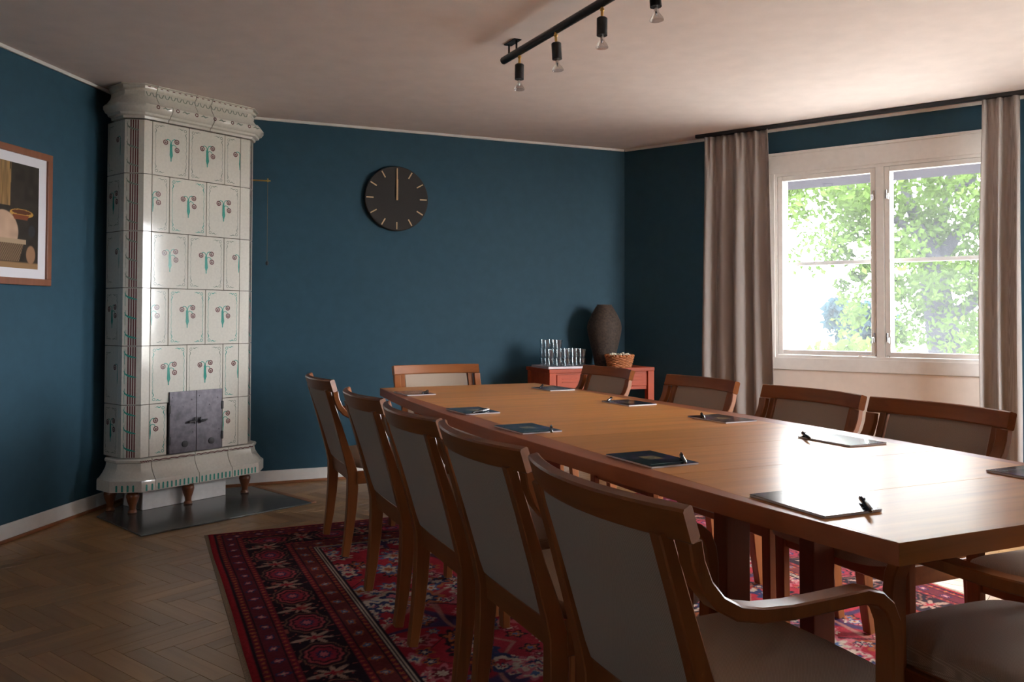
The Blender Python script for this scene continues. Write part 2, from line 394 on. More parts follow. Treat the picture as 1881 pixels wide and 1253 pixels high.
# ------------------------------------------------------------------ window, curtains
def wbox(s0, s1, i0, i1, z0, z1): return MB().prism([WP(s0,i0), WP(s1,i0), WP(s1,i1), WP(s0,i1)], z0, z1)
win = bpy.data.objects.new('window_1', None); COL.objects.link(win); win['kind'] = 'structure'; win.location = (0, 0, 0)
wbox(W0-.06, W1+.06, .001, .020, WZ1-.005, WZ1+.145).build('top_casing', M['white'], win, bevel=.004)
wbox(W0-.07, W1+.07, .001, .032, WZ1+.125, WZ1+.146).build('casing_cap', M['white'], win, bevel=.004)
wbox(W0-.06, W0+.004, .001, .020, .80, WZ1-.006).build('side_casing', M['white'], win, bevel=.003)
wbox(W1-.004, W1+.06, .001, .020, .80, WZ1-.006).build('side_casing', M['white'], win, bevel=.003)
wbox(W0-.06, W1+.06, .001, .024, .782, WZ0+.003).build('apron', M['white'], win, bevel=.003)
MID = 1.967
for s0, s1 in ((W0, W0+.022), (W1-.022, W1)): wbox(s0, s1, -.20, .010, WZ0, WZ1).build('jamb', M['white'], win)
wbox(W0+.022, W1-.022, -.20, .010, WZ1-.025, WZ1).build('head', M['white'], win)
wbox(W0+.022, W1-.022, -.20, .016, WZ0, WZ0+.022).build('sill', M['white'], win)
wbox(MID-.026, MID+.026, -.09, .014, WZ0+.022, WZ1-.025).build('mullion', M['white'], win, bevel=.003)
for k, (s0, s1) in enumerate(((W0+.024, MID-.028), (MID+.028, W1-.024))):
    z0, z1 = WZ0+.024, WZ1-.027; sash = bpy.data.objects.new('sash', None); COL.objects.link(sash); sash.parent = win
    fw = .034
    for (a, b, c, d) in ((s0, s0+fw, z0, z1), (s1-fw, s1, z0, z1), (s0+fw, s1-fw, z0, z0+fw), (s0+fw, s1-fw, z1-fw, z1)):
        wbox(a, b, -.035, .006, c, d).build('sash_rail', M['white'], sash, bevel=.004)
    wbox(s0+fw-.006, s1-fw+.006, -.018, -.014, z0+fw-.006, z1-fw+.006).build('pane', M['pane'], sash)
    wbox(s0+.01, s1-.01, -.125, -.095, 1.533, 1.560).build('glazing_bar', M['white'], sash)     # bar of the outer sash
    for a, b, c, d in ((s0, s0+.03, z0, z1), (s1-.03, s1, z0, z1)): wbox(a, b, -.125, -.095, c, d).build('outer_sash_rail', M['white'], sash)
    # catches on the sash beside the mullion
    sx = s1-.012 if k == 0 else s0+.012
    for z in (1.02, 1.99):
        mb = MB(); p = WP(sx, .010)
        mb.tube([(p[0], p[1], z-.03), (p[0], p[1], z+.03)], .006, 8); q = WP(sx+(.014 if k else -.014), .022); mb.tube([(p[0], p[1], z), (q[0], q[1], z), (q[0], q[1], z-.035)], .004, 6)
        mb.build('window_catch', M['chrome'], sash, smooth=True)
    mb = MB(); q0 = WP(sx, .012, z0+.012); q1 = WP(sx+(-.10 if k == 0 else .02), .03, z0+.004); mb.tube([q0, q1], .005, 6); mb.build('window_stay', M['chrome'], sash, smooth=True)
panel = struct_build(wbox(W0-.06, W1+.06, .001, .012, .0, .780), 'trim_6', M['cream'])
portal_d = bpy.data.lights.new('window_portal', 'AREA'); portal_d.shape = 'RECTANGLE'; portal_d.size = W1-W0; portal_d.size_y = WZ1-WZ0; portal_d.cycles.is_portal = True
portal = bpy.data.objects.new('window_portal', portal_d); COL.objects.link(portal); portal.location = WP((W0+W1)/2, -.21, (WZ0+WZ1)/2)
portal.rotation_euler = Vector((WIN[0], WIN[1], 0)).to_track_quat('-Z', 'Z').to_euler()

for k, (WA, WB, t0, t1) in enumerate([(WR, RR, *w) for w in ADDED_SIDE_WIN]+[(RR, LL, *w) for w in ADDED_REAR_WIN]):  # frames, panes and portals of the two windows added for extra daylight
    e = (WB-WA)/np.linalg.norm(WB-WA); nin = np.array([e[1], -e[0]])
    def SB(s0, s1, i0, i1, z0, z1): return MB().prism([WA+e*s0+nin*i0, WA+e*s1+nin*i0, WA+e*s1+nin*i1, WA+e*s0+nin*i1], z0, z1)
    sw_ = bpy.data.objects.new('window_%d' % (k+2), None); COL.objects.link(sw_); sw_['kind'] = 'structure'; mid_ = (t0+t1)/2; za, zb = (.45, 2.38) if WA is WR else (1.25, 2.05)
    for (a, b, c, d) in ((t0, t0+.06, za, zb), (t1-.06, t1, za, zb), (t0+.06, t1-.06, za, za+.06), (t0+.06, t1-.06, zb-.06, zb), (mid_-.02, mid_+.02, za+.06, zb-.06)): SB(a, b, -.08, .012, c, d).build('window_frame', M['white'], sw_, bevel=.004)
    for (a, b) in ((t0+.06, mid_-.02), (mid_+.02, t1-.06)): SB(a, b, -.04, -.036, za+.06, zb-.06).build('pane', M['pane'], sw_)
    pd_ = bpy.data.lights.new('window_portal', 'AREA'); pd_.shape = 'RECTANGLE'; pd_.size = t1-t0; pd_.size_y = zb-za; pd_.cycles.is_portal = True
    po_ = bpy.data.objects.new('window_portal', pd_); COL.objects.link(po_); q_ = WA+e*mid_-nin*.21; po_.location = (float(q_[0]), float(q_[1]), (za+zb)/2)
    po_.rotation_euler = Vector((nin[0], nin[1], 0)).to_track_quat('-Z', 'Z').to_euler()

tr = MB().prism([WP(.70,.135), WP(3.30,.135), WP(3.30,.175), WP(.70,.175)], HC-.026, HC-.0005).build('curtain_track', M['black'], bevel=.004)
tag(tr, 'black metal curtain track running along the ceiling above the window', 'curtain track')
def curtain(name, label, s0, s1, folds, flare0, flare1, ph, amp=.052):
    NX, NZ = folds*18, 46; V = []; ztop, zbot = HC-.028, .02
    for j in range(NZ+1):
        t = j/NZ; z = ztop+(zbot-ztop)*t
        for i in range(NX+1):
            u = i/NX; e0, e1 = s0+flare0*min(1, t*1.6), s1+flare1*t; w = e0+(e1-e0)*u
            a = amp*(.42+.58*min(1, t*3.2)); gat = max(0, 1-t*9)
            q = u*folds*2*PI+ph
            off = a*(math.sin(q)+.10*math.sin(2*q+1.1*math.sin(3*t+ph))+.35*math.sin(.53*q+1.6*t)) + .014*gat*math.sin(2.5*q)
            w += .010*math.sin(.8*q+ph)*min(1, t*2)+.004*math.sin(6*t+q)
            V.append(WP(w, .155+off*(.9 if t < .05 else 1), z))
    F = [(j*(NX+1)+i, j*(NX+1)+i+1, (j+1)*(NX+1)+i+1, (j+1)*(NX+1)+i) for j in range(NZ) for i in range(NX)]
    mb = MB(); mb.add(V, F); o = mb.build(name, M['curtain'], smooth=True)
    sd = o.modifiers.new('cloth_thickness', 'SOLIDIFY'); sd.thickness = .003
    return tag(o, label, 'curtain', 'curtains at the window')
curtain('curtain', 'taupe linen curtain gathered between the dark corner wall and the window', .775, 1.255, 4, -.02, .05, .6, .034)
curtain('curtain', 'taupe linen curtain at the right edge of the window, narrow folds', 2.60, 2.80, 2, -.02, -.02, 2.4, .034)

# ------------------------------------------------------------------ the tile stove in the corner
st = thing('tile_stove', 'tall cream tiled corner stove with painted flowers and iron doors', 'stove', (-1.996, 5.149, 0), math.radians(52))
def mould(path, prof, name, m, parent, smooth=False):
    """extrude closed profile (out, z) along an open plan path, mitred; outward = right-hand side when walking the path left to right seen from the front"""
    Pn = [np.array(p, float) for p in path]; R = []
    for i, p in enumerate(Pn):
        e1 = Pn[i]-Pn[i-1] if i else Pn[1]-Pn[0]; e2 = Pn[i+1]-Pn[i] if i < len(Pn)-1 else e1
        e1 = e1/np.linalg.norm(e1); e2 = e2/np.linalg.norm(e2); n1 = np.array([e1[1], -e1[0]]); n2 = np.array([e2[1], -e2[0]]); b = (n1+n2)/(1+n1@n2)
        R.append([(p[0]+b[0]*o, p[1]+b[1]*o, z) for o, z in prof])
    return MB().rings(R).build(name, m, parent, smooth=smooth)
FL, FR, CH = -.304, .421, .078
def front_path(x0, x1, yl=.285, yr=.205):
    """plan path round the stove between two positions; None means run to the wall"""
    pts = []
    if x0 is None: pts += [(FL-CH, yl), (FL-CH, CH), (FL, 0)]
    else: pts.append((x0, 0))
    if x1 is None: pts += [(FR, 0), (FR+CH, CH), (FR+CH, yr)]
    else: pts.append((x1, 0))
    return pts
core = [(FL+.01, .012), (FR-.01, .012), (FR+CH-.012, CH+.008), (FR+CH-.012, .20), (-.011, .48), (FL-CH+.012, .28), (FL-CH+.012, CH+.008)]
MB().prism(core, .14, 2.50).build('stove_core', M['core'], st)
ROWS = [2.322, 2.000, 1.658, 1.321, .977, .630, .318]
G = .0019
def flat(mb, pts, y=-.0007):      # flat painted polygon on the front of a tile
    mb.add([(p[0], y, p[1]) for p in pts], [tuple(range(len(pts)))]); return mb
def stroke(mb, pts, w, y=-.0007):
    Q = [Vector((p[0], p[1])) for p in pts]; L, Rr = [], []
    for i, p in enumerate(Q):
        T = (Q[min(i+1, len(Q)-1)]-Q[max(i-1, 0)]).normalized(); N = Vector((-T.y, T.x)); ww = w[i] if isinstance(w, (list, tuple)) else w
        L.append(p+N*ww/2); Rr.append(p-N*ww/2)
    for i in range(len(Q)-1):
        mb.add([(q.x, y, q.y) for q in (L[i], L[i+1], Rr[i+1], Rr[i])], [(0, 1, 2, 3)])
    return mb
def arc(cx, cz, r, a0, a1, n=10, sx=1): return [(cx+r*sx*math.cos(a0+(a1-a0)*k/n), cz+r*math.sin(a0+(a1-a0)*k/n)) for k in range(n+1)]
def flower_parts(side):
    """side 0 whole flower, 1 only the right half (cut at x = 0), -1 only the left half"""
    g, p = MB(), MB()
    if side == 0: stroke(g, [(0,-.055), (.001,-.035), (0,-.01), (-.001,.02), (0,.035)], [.005,.019,.015,.013,.005]); stroke(g, [(0,-.068), (0,-.05)], .006)
    else: stroke(g, [(side*.003,-.055), (side*.004,-.02), (side*.003,.035)], [.003,.007,.003])
    if side >= 0:
        stroke(g, [(0,.03), (.008,.047), (.02,.052), (.03,.047)], .0042); stroke(g, [(0,.01), (.012,.022), (.026,.018), (.030,.008)], .0040)
        for cx, cz in ((.032,.040), (.034,-.004)):
            stroke(p, arc(cx, cz, .0115, 0, 6.283, 12), .0056); stroke(p, arc(cx, cz-.001, .004, 0, 6.283, 6), .005)
    if side <= 0:
        stroke(g, [(0,.03), (-.008,.044), (-.020,.047), (-.030,.040)], .0042)
        stroke(p, arc(-.031, .030, .0115, 0, 6.283, 12), .0056); stroke(p, arc(-.031, .029, .004, 0, 6.283, 6), .005)
    return g, p
def border(w, h, left=True, right=True, top=True, bottom=True):
    mb = MB(); i = .017; x0, x1, z0, z1 = -w/2+i, w/2-i, -h/2+i, h/2-i
    for sx, X, on in ((1, x0, left), (-1, x1, right)):
        if not on: continue
        for sz, Z, on2 in ((1, z0, bottom), (-1, z1, top)):
            if not on2: continue
            stroke(mb, arc(X+sx*.008, Z+sz*.008, .008, 0, 6.28, 10), .0032)
            stroke(mb, [(X+sx*.02, Z), (X+sx*.032, Z+sz*.005), (X+sx*.045, Z-sz*.001), (X+sx*.058, Z+sz*.003)], [.003,.006,.004,.001])
            stroke(mb, [(X, Z+sz*.02), (X+sx*.006, Z+sz*.034), (X-sx*.001, Z+sz*.05), (X+sx*.003, Z+sz*.066)], [.003,.006,.004,.001])
        n = 12; stroke(mb, [(X+.0022*math.sin(k*1.9), z0+.06+(h-2*i-.12)*k/n) for k in range(n+1)], .0022)
    return mb
FM = {}
for sd in (0, 1, -1):
    g, p = flower_parts(sd); FM[sd] = (g, p)
def decal(mb_list_mats, name, parent):
    """one mesh with several painted colours"""
    V, F, MI, mats = [], [], [], []
    for mb, m in mb_list_mats:
        if not mb.v: continue
        o = len(V); V += mb.v; F += [tuple(o+k for k in f) for f in mb.f]; mi = len(mats); mats.append(m); MI += [mi]*len(mb.f)
    me = bpy.data.meshes.new(name); me.from_pydata(V, [], F)
    for m in mats: me.materials.append(m)
    me.polygons.foreach_set('material_index', MI); me.update(); return me
def paint(me, parent): o = obj(me.name.split('.')[0], me, parent); o['kind'] = 'stuff'; return o
DEC = {}
def painted(w, h, sd, teal):
    k = (round(w, 3), round(h, 3), sd, teal)
    if k not in DEC:
        b = border(w, h, left=sd != 1, right=sd != -1); g, p = flower_parts(sd)
        for q_ in (g, p): q_.v = [(x*1.15, y, z*1.15+.012) for x, y, z in q_.v]
        if sd:                                       # half tiles: the flower sits on the cut edge
            sh = -w/2*sd; g.v = [(x+sh+sd*.001, y, z) for x, y, z in g.v]; p.v = [(x+sh+sd*.001, y, z) for x, y, z in p.v]
        DEC[k] = decal([(b, M['green'] if teal else M['grey_green']), (g, M['green']), (p, M['purple'])], 'painted_flower', None)
    return DEC[k]
def tile(x0, x1, z0, z1, sd, teal, flower=True):
    w, h = x1-x0-2*G, z1-z0-2*G
    t = MB().box(-w/2, w/2, 0, .014, -h/2, h/2).build('tile', M['glaze'], st, bevel=.0022, loc=((x0+x1)/2, random.uniform(-.0008, .0008), (z0+z1)/2))
    if flower: paint(painted(w, h, sd, teal), t)
    return t
XA = [-.253, -.015, .235, .351]; XB = [-.253, -.140, .108, .351]
for r in range(6):
    z1, z0 = ROWS[r], ROWS[r+1]; teal = (r in (3, 4)) 
    if r in (0, 2, 4):
        zz = z0
        tile(XA[0], XA[1], z0, z1, 0, teal or r == 4); tile(XA[1], XA[2], z0, z1, 0, False); tile(XA[2], XA[3], z0, z1, -1, teal)
    elif r in (1, 3):
        tile(XB[0], XB[1], z0, z1, 1, False); tile(XB[1], XB[2], z0, z1, 0, True); tile(XB[2], XB[3], z0, z1, 0, teal)
    else:
        tile(XB[0], XB[1], z0, z1, 1, True); tile(XA[2], XA[3], z0, z1, 1, False)
    # corner tiles that wrap the chamfers, and the tiles of the sides
    prof = [(0, z0+G), (0, z1-G), (-.012, z1-G), (-.012, z0+G)]
    cl = mould([(FL-CH, .118), (FL-CH, CH), (FL, 0), (XA[0]-G, 0)], prof, 'corner_tile', M['glaze'], st)
    cr = mould([(XA[3]+G, 0), (FR, 0), (FR+CH, CH), (FR+CH, .118)], prof, 'corner_tile', M['glaze'], st)
    for side, c in ((-1, cl), (1, cr)):
        mid = np.array([FL-CH/2, CH/2]) if side < 0 else np.array([FR+CH/2, CH/2])
        s_, g_ = MB(), MB()
        for k in (-.020, -.0065, .007, .020): stroke(s_, [(k, z0+.004), (k, z1-.004)], .0078)
        nb = 3
        for k in range(nb):
            zb = z0+(k+.5)*(z1-z0)/nb; stroke(g_, [(-.043, zb+.028), (-.036, zb+.010), (-.02, zb), (0, zb-.006), (.026, zb-.012)], [.003,.007,.012,.010,.005], -.0011)
            stroke(g_, [(-.040, zb-.05), (-.041, zb-.01), (-.038, zb+.04)], .0022)
        me = decal([(s_, M['purple']), (g_, M['grey_green'] if r < 3 else M['green'])], 'painted_stripes', None)
        d = paint(me, c); d.location = (mid[0], mid[1], 0); d.rotation_euler[2] = -side*-PI/4 if side > 0 else -PI/4
    w_ = .285-.120
    for side in (-1, 1):
        y1 = .285 if side < 0 else .205; L_ = y1-.1195
        t = MB().box(-L_/2, L_/2-.001, 0, .012, -(z1-z0)/2+G, (z1-z0)/2-G).build('side_tile', M['glaze'], st, bevel=.002)
        t.location = (FL-CH if side < 0 else FR+CH, (.1195+y1)/2, (z0+z1)/2); t.rotation_euler[2] = -PI/2 if side < 0 else PI/2
        if side < 0: paint(painted(.16, .3, 0 if r % 2 else -1, False), t)
# cornice: lower roll and crown, made of separate moulded pieces
LIP = [(-.03, 2.326), (.012, 2.326), (.016, 2.340), (.034, 2.346), (.038, 2.358), (.052, 2.366), (.064, 2.385), (.064, 2.404), (.050, 2.418), (-.03, 2.418)]
CROWN = [(-.03, 2.4195), (.040, 2.4195), (.026, 2.436), (.012, 2.456), (.004, 2.476), (.004, 2.494), (.014, 2.502), (.018, 2.512), (.018, 2.523), (.030, 2.526), (.030, 2.5312), (-.03, 2.5312)]
def pieces(prof, cuts, name, yl, yr, m=M['glaze']):
    xs = [None]+cuts+[None]; out = []
    for a, b in zip(xs[:-1], xs[1:]):
        pa = None if a is None else a+.0022; pb = None if b is None else b-.0022
        out.append(mould(front_path(pa, pb, yl, yr), prof, name, m, st, smooth=True))
    return out
lip = pieces(LIP, [-.16, .12], 'cornice_roll', .215, .135)
crown = pieces(CROWN, [-.235, .02, .13], 'cornice_crown', .24, .16)
# painted leaves and scales on the cornice
mbp, mbg, mbs = MB(), MB(), MB()
for k in range(18):
    x = FL+.02+k*.039
    stroke(mbg, [(x-.016, 2.488), (x-.008, 2.470), (x, 2.464), (x+.008, 2.470), (x+.016, 2.488)], .0055, -.0085)
    stroke(mbs, [(x-.010, 2.5175), (x+.006, 2.5175)], .005, -.0188)
for k in range(6):
    x = FL+.05+k*.125
    stroke(mbp, arc(x, 2.394, .009, 0, 6.283, 10), .0055, -.0648); stroke(mbg, [(x+.03, 2.390), (x+.045, 2.398), (x+.06, 2.390), (x+.078, 2.397)], [.003,.010,.010,.003], -.0648)
paint(decal([(mbp, M['purple']), (mbg, M['grey_green']), (mbs, M['purple'])], 'painted_leaves', None), crown[1])
BASE = [(-.02, .3165), (.030, .3165), (.036, .308), (.034, .296), (.024, .290), (.030, .262), (.046, .232), (.066, .206), (.078, .198), (.080, .188), (.080, .134), (.060, .130), (-.02, .130)]
base = pieces(BASE, [-.25, .03, .26], 'base_moulding', .20, .12)
for bi, (xa, xb) in enumerate(((FL-.02, -.255), (-.245, .025), (.035, .255), (.265, FR+.02))):
    mg, mp_ = MB(), MB(); n = max(1, int((xb-xa)/.025))
    for k in range(n):
        x = xa+(k+.5)*(xb-xa)/n; flat(mg, [(x-.0055, .138), (x+.0055, .138), (x+.0055, .170)]+arc(x, .170, .0055, 0, PI, 5)+[(x-.0055, .170)], -.0808)
    stroke(mp_, [(xa+(xb-xa)*k/14, .302+.003*math.sin(k*2.2)) for k in range(15)], .006, -.0368)
    paint(decal([(mg, M['green']), (mp_, M['purple'])], 'painted_arches', None), base[bi])
mg = MB()
for k in range(4):
    x = -.05+k*.031; flat(mg, [(x-.0055, .138), (x+.0055, .138), (x+.0055, .170)]+arc(x, .170, .0055, 0, PI, 5)+[(x-.0055, .170)], 0)
d = paint(decal([(mg, M['green'])], 'painted_arches', None), base[0]); d.rotation_euler[2] = -PI/4; d.location = (FL-CH/2-.0575, CH/2-.0575, 0)
# plinth, feet, doors, damper pull
MB().box(-.285, .268, .004, .24, .0085, .150).build('plinth', M['plinth'], st, bevel=.003)
FOOT = [(.022, 0), (.026, .004), (.024, .012), (.018, .020), (.020, .040), (.030, .070), (.036, .095), (.034, .108), (.026, .116), (.040, .122), (.044, .1285)]
for x, y in ((-.02, -.040), (.385, -.030), (-.350, -.005), (-.40, .16)):
    MB().lathe([(r_, z) for r_, z in FOOT], 20).build('foot', M['foot'], st, smooth=True, loc=(x, y, .0085))
for k, (xa, xb) in enumerate(((-.131, .046), (.048, .226))):
    dr = MB().box(xa, xb, -.013, .011, .319, .694).build('iron_door', M['iron'], st, bevel=.002)
    hx = xa if k == 0 else xb
    for z in (.40, .59): MB().box(hx-.007, hx+.007, -.019, -.004, z-.025, z+.025).build('hinge', M['iron_dark'], dr, bevel=.003)
    kx = xb-.035 if k == 0 else xa+.040
    mb = MB(); mb.tube([(kx, -.012, .505), (kx, -.035, .505)], .006, 8); mb.tube([(kx-.026, -.036, .502), (kx, -.038, .507), (kx+.020, -.036, .512)], [.006, .008, .004], 8); mb.tube([(kx+(.02 if k == 0 else -.02), -.022, .49), (kx+(.02 if k == 0 else -.02), -.024, .53)], .005, 6)
    mb.build('latch_handle', M['iron_dark'], dr, smooth=True)
    vx = xb-.075 if k == 0 else xb-.075
    mb = MB()
    R2 = [[(vx+r_*math.cos(t*2*PI/16), y_, .372+r_*math.sin(t*2*PI/16)) for t in range(16)] for r_, y_ in ((.020, -.013), (.020, -.018), (.014, -.019))]
    mb.rings(R2).build('draught_knob', M['iron_dark'], dr, smooth=True)
    for (rx, rz) in ((xa+.02, .66), (xb-.03, .64), (xa+.09, .60), (xb-.02, .44)):
        MB().rings([[(rx+r_*math.cos(t*2*PI/8), y_, rz+r_*math.sin(t*2*PI/8)) for t in range(8)] for r_, y_ in ((.005, -.013), (.004, -.016))]).build('rivet', M['iron'], dr)
mb = MB(); mb.tube([(FR+CH, .09, 2.075), (FR+CH+.10, .02, 2.075)], .005, 8); mb.tube([(FR+CH+.085, .03, 2.066), (FR+CH+.085, .03, 2.09)], .004, 6)
rod = mb.build('damper_rod', M['brass'], st, smooth=True)
mb = MB(); mb.tube([(FR+CH+.085, .03, 2.07), (FR+CH+.085, .03, 1.53)], .0016, 6); mb.build('damper_cord', M['cord'], rod)
MB().lathe([(.003, .03), (.009, .024), (.010, .010), (.005, 0)], 10).build('cord_weight', M['iron_dark'], rod, smooth=True, loc=(FR+CH+.085, .03, 1.50))

# dark stone hearth slab with a wooden strip along its right edge
hp = [(-1.935, 4.372), (-1.233, 5.157), (-1.752, 5.640), (-2.330, 5.400), (-2.385, 4.900), (-2.375, 4.790)]
hs_ = MB().prism([np.array(p) for p in hp][::-1], .0002, .008).build('hearth_slab', M['slate'], bevel=.002)
tag(hs_, 'dark polished stone hearth slab under the tile stove', 'hearth')
e0, e1 = np.array(hp[1]), np.array(hp[2]); ev = (e1-e0)/np.linalg.norm(e1-e0); en = np.array([ev[1], -ev[0]])
if en@np.array([1, 0]) < 0: en = -en
MB().prism([e0, e1, e1+en*.035, e0+en*.035], .0002, .010).build('edge_strip', M['skirt_wood'], hs_, bevel=.002)

# ------------------------------------------------------------------ clock, picture
def wall_frame(origin, th):
    """object matrix: local x along the wall to the right, local y into the wall, z up"""
    return math.atan2(math.cos(th), math.sin(th))
bdir = hd(TH_B); BIN = np.array([bdir[1], -bdir[0]])
cq = np.array([-.856, 6.092]); cq = BW + bdir*((cq-BW)@bdir)
ck = thing('wall_clock', 'round charcoal wall clock with pale hour marks and both hands at twelve', 'clock', (cq[0]+BIN[0]*.002, cq[1]+BIN[1]*.002, 2.018), wall_frame(None, TH_B))
def disc(r, y0, y1, seg=64):
    return MB().rings([[(q*math.cos(2*PI*k/seg), y, q*math.sin(2*PI*k/seg)) for k in range(seg)] for q, y in ((r, y0), (r, y1+.004), (r-.004, y1))])
disc(.236, 0, -.034).build('clock_face', M['clock'], ck, smooth=True)
for k in range(1, 12):
    a = PI/2-k*PI/6; mb = MB(); c_, s_ = math.cos(a), math.sin(a)
    Q = [(r_*c_+w_*-s_, r_*s_+w_*c_) for r_, w_ in ((.173, -.0042), (.225, -.0042), (.225, .0042), (.173, .0042))]
    mb.add([(x, -.0342, z) for x, z in Q]+[(x, -.037, z) for x, z in Q], [(4, 5, 6, 7), (0, 1, 5, 4), (1, 2, 6, 5), (2, 3, 7, 6), (3, 0, 4, 7)]); mb.build('hour_mark', M['clock_mark'], ck)
MB().box(-.0045, .0045, -.041, -.038, -.012, .222).build('minute_hand', M['clock_mark'], ck)
MB().box(-.0060, .0060, -.045, -.0415, -.012, .140).build('hour_hand', M['clock_mark'], ck)

ld = hd(TH_L); LIN = np.array([ld[1], -ld[0]]); lo = np.array([-2.582, 4.286]); lo = LB + ld*((lo-LB)@ld)
pc0 = lo + ld*(-.055); pic = thing('framed_picture', 'brown framed still life of bread, basket and wheat with white mat', 'picture', (float(pc0[0]+LIN[0]*.002), float(pc0[1]+LIN[1]*.002), 1.673), wall_frame(None, TH_L))
PW, PH = .318, .358                      # half sizes
for (a, b, c, d) in ((-PW, PW, PH-.036, PH), (-PW, PW, -PH, -PH+.036), (-PW, -PW+.036, -PH+.036, PH-.036), (PW-.036, PW, -PH+.036, PH-.036)):
    MB().box(a, b, -.026, 0, c, d).build('frame_rail', M['frame'], pic, bevel=.003)
MB().box(-PW+.036, PW-.036, -.014, -.001, -PH+.036, PH-.036).build('mat_board', M['mat'], pic)
def sstep(a, b, x): t = np.clip((x-a)/(b-a), 0, 1); return t*t*(3-2*t)
def vnoise(x, y, seed=0):
    r = np.random.default_rng(seed).random((64, 64)); xi, yi = np.floor(x).astype(int), np.floor(y).astype(int); fx, fy = x-xi, y-yi; fx, fy = fx*fx*(3-2*fx), fy*fy*(3-2*fy)
    g = lambda i, j: r[(yi+j) % 64, (xi+i) % 64]
    return (g(0,0)*(1-fx)+g(1,0)*fx)*(1-fy)+(g(0,1)*(1-fx)+g(1,1)*fx)*fy
def grid_mesh(name, X, Y, Z, colr, m):
    """vertex-coloured grid; colr (n, m, 3) linear"""
    nr, nc = X.shape; me = bpy.data.meshes.new(name); me.vertices.add(nr*nc); me.vertices.foreach_set('co', np.stack([X, Y, Z], -1).astype(np.float32).ravel())
    I = np.arange(nr*nc).reshape(nr, nc); F = np.stack([I[:-1, :-1], I[:-1, 1:], I[1:, 1:], I[1:, :-1]], -1).reshape(-1, 4); nf = len(F)
    me.loops.add(nf*4); me.loops.foreach_set('vertex_index', F.ravel().astype(np.int32)); me.polygons.add(nf); me.polygons.foreach_set('loop_start', np.arange(0, nf*4, 4, dtype=np.int32))
    try: me.polygons.foreach_set('loop_total', np.full(nf, 4, dtype=np.int32))
    except Exception: pass
    me.update(calc_edges=True); ca = me.color_attributes.new('Col', 'FLOAT_COLOR', 'POINT')
    ca.data.foreach_set('color', np.concatenate([colr, np.ones(colr.shape[:2]+(1,))], -1).astype(np.float32).ravel()); me.materials.append(m); me.validate(); return me
def blend(c, col, mask): return c*(1-mask[..., None])+np.array(col)*mask[..., None]
gx, gz = np.meshgrid(np.linspace(-PW+.088, PW-.094, 150), np.linspace(-PH+.086, PH-.086, 180))
s_ = gx-.055; zz = gz+1.673                  # wall coordinates
C = np.zeros(gx.shape+(3,))+np.array([.020, .014, .010]); n1 = vnoise(gx*30+40, gz*30+40, 1); C += (n1*.02)[..., None]*np.array([1, .8, .6])
C = blend(C, (.30, .17, .08), sstep(.012, .0, np.abs(zz-1.41)-.015))
straw = vnoise(gx*260+90, gz*16+50, 3); C = blend(C, (.34, .19, .07), (s_ < -.045+.02*straw)*(zz > 1.72)*(.35+.65*straw))
C = blend(C, (.55, .36, .25), sstep(.11, .104, np.hypot(s_+.085, zz-1.585))*(.75+.25*n1)); C = blend(C, (.30, .16, .09), sstep(.022, .018, np.hypot((s_-.115)*.6, (zz-1.475)*.42)) )
bk = ((zz < 1.535) & (zz > 1.435) & (s_ < .065-.35*(1.535-zz))).astype(float); wv = .5+.5*np.sin(s_*420)*np.sin(zz*300); C = blend(C, (.07, .04, .022), bk); C = blend(C, (.24, .15, .085), bk*wv); C = blend(C, (.40, .28, .18), ((np.abs(zz-1.54) < .012) & (s_ < .08)).astype(float))
bowl = sstep(1.02, .98, np.hypot((s_-.045)/.085, (zz-1.688)/.022)); C = blend(C, (.50, .27, .06), bowl); C = blend(C, (.10, .03, .012), sstep(1.02, .98, np.hypot((s_-.045)/.070, (zz-1.694)/.012))); C = blend(C, (.20, .05, .02), ((zz < 1.68) & (zz > 1.655) & (np.abs(s_-.04) < .06-.5*(1.68-zz))).astype(float))
C = blend(C, (.03, .03, .035), sstep(.03, .02, np.hypot(s_-.12, (zz-1.60)*.8)))
obj('print', grid_mesh('print', gx, gx*0-.0146, gz, C, vcol('picture_print', .5)), pic)

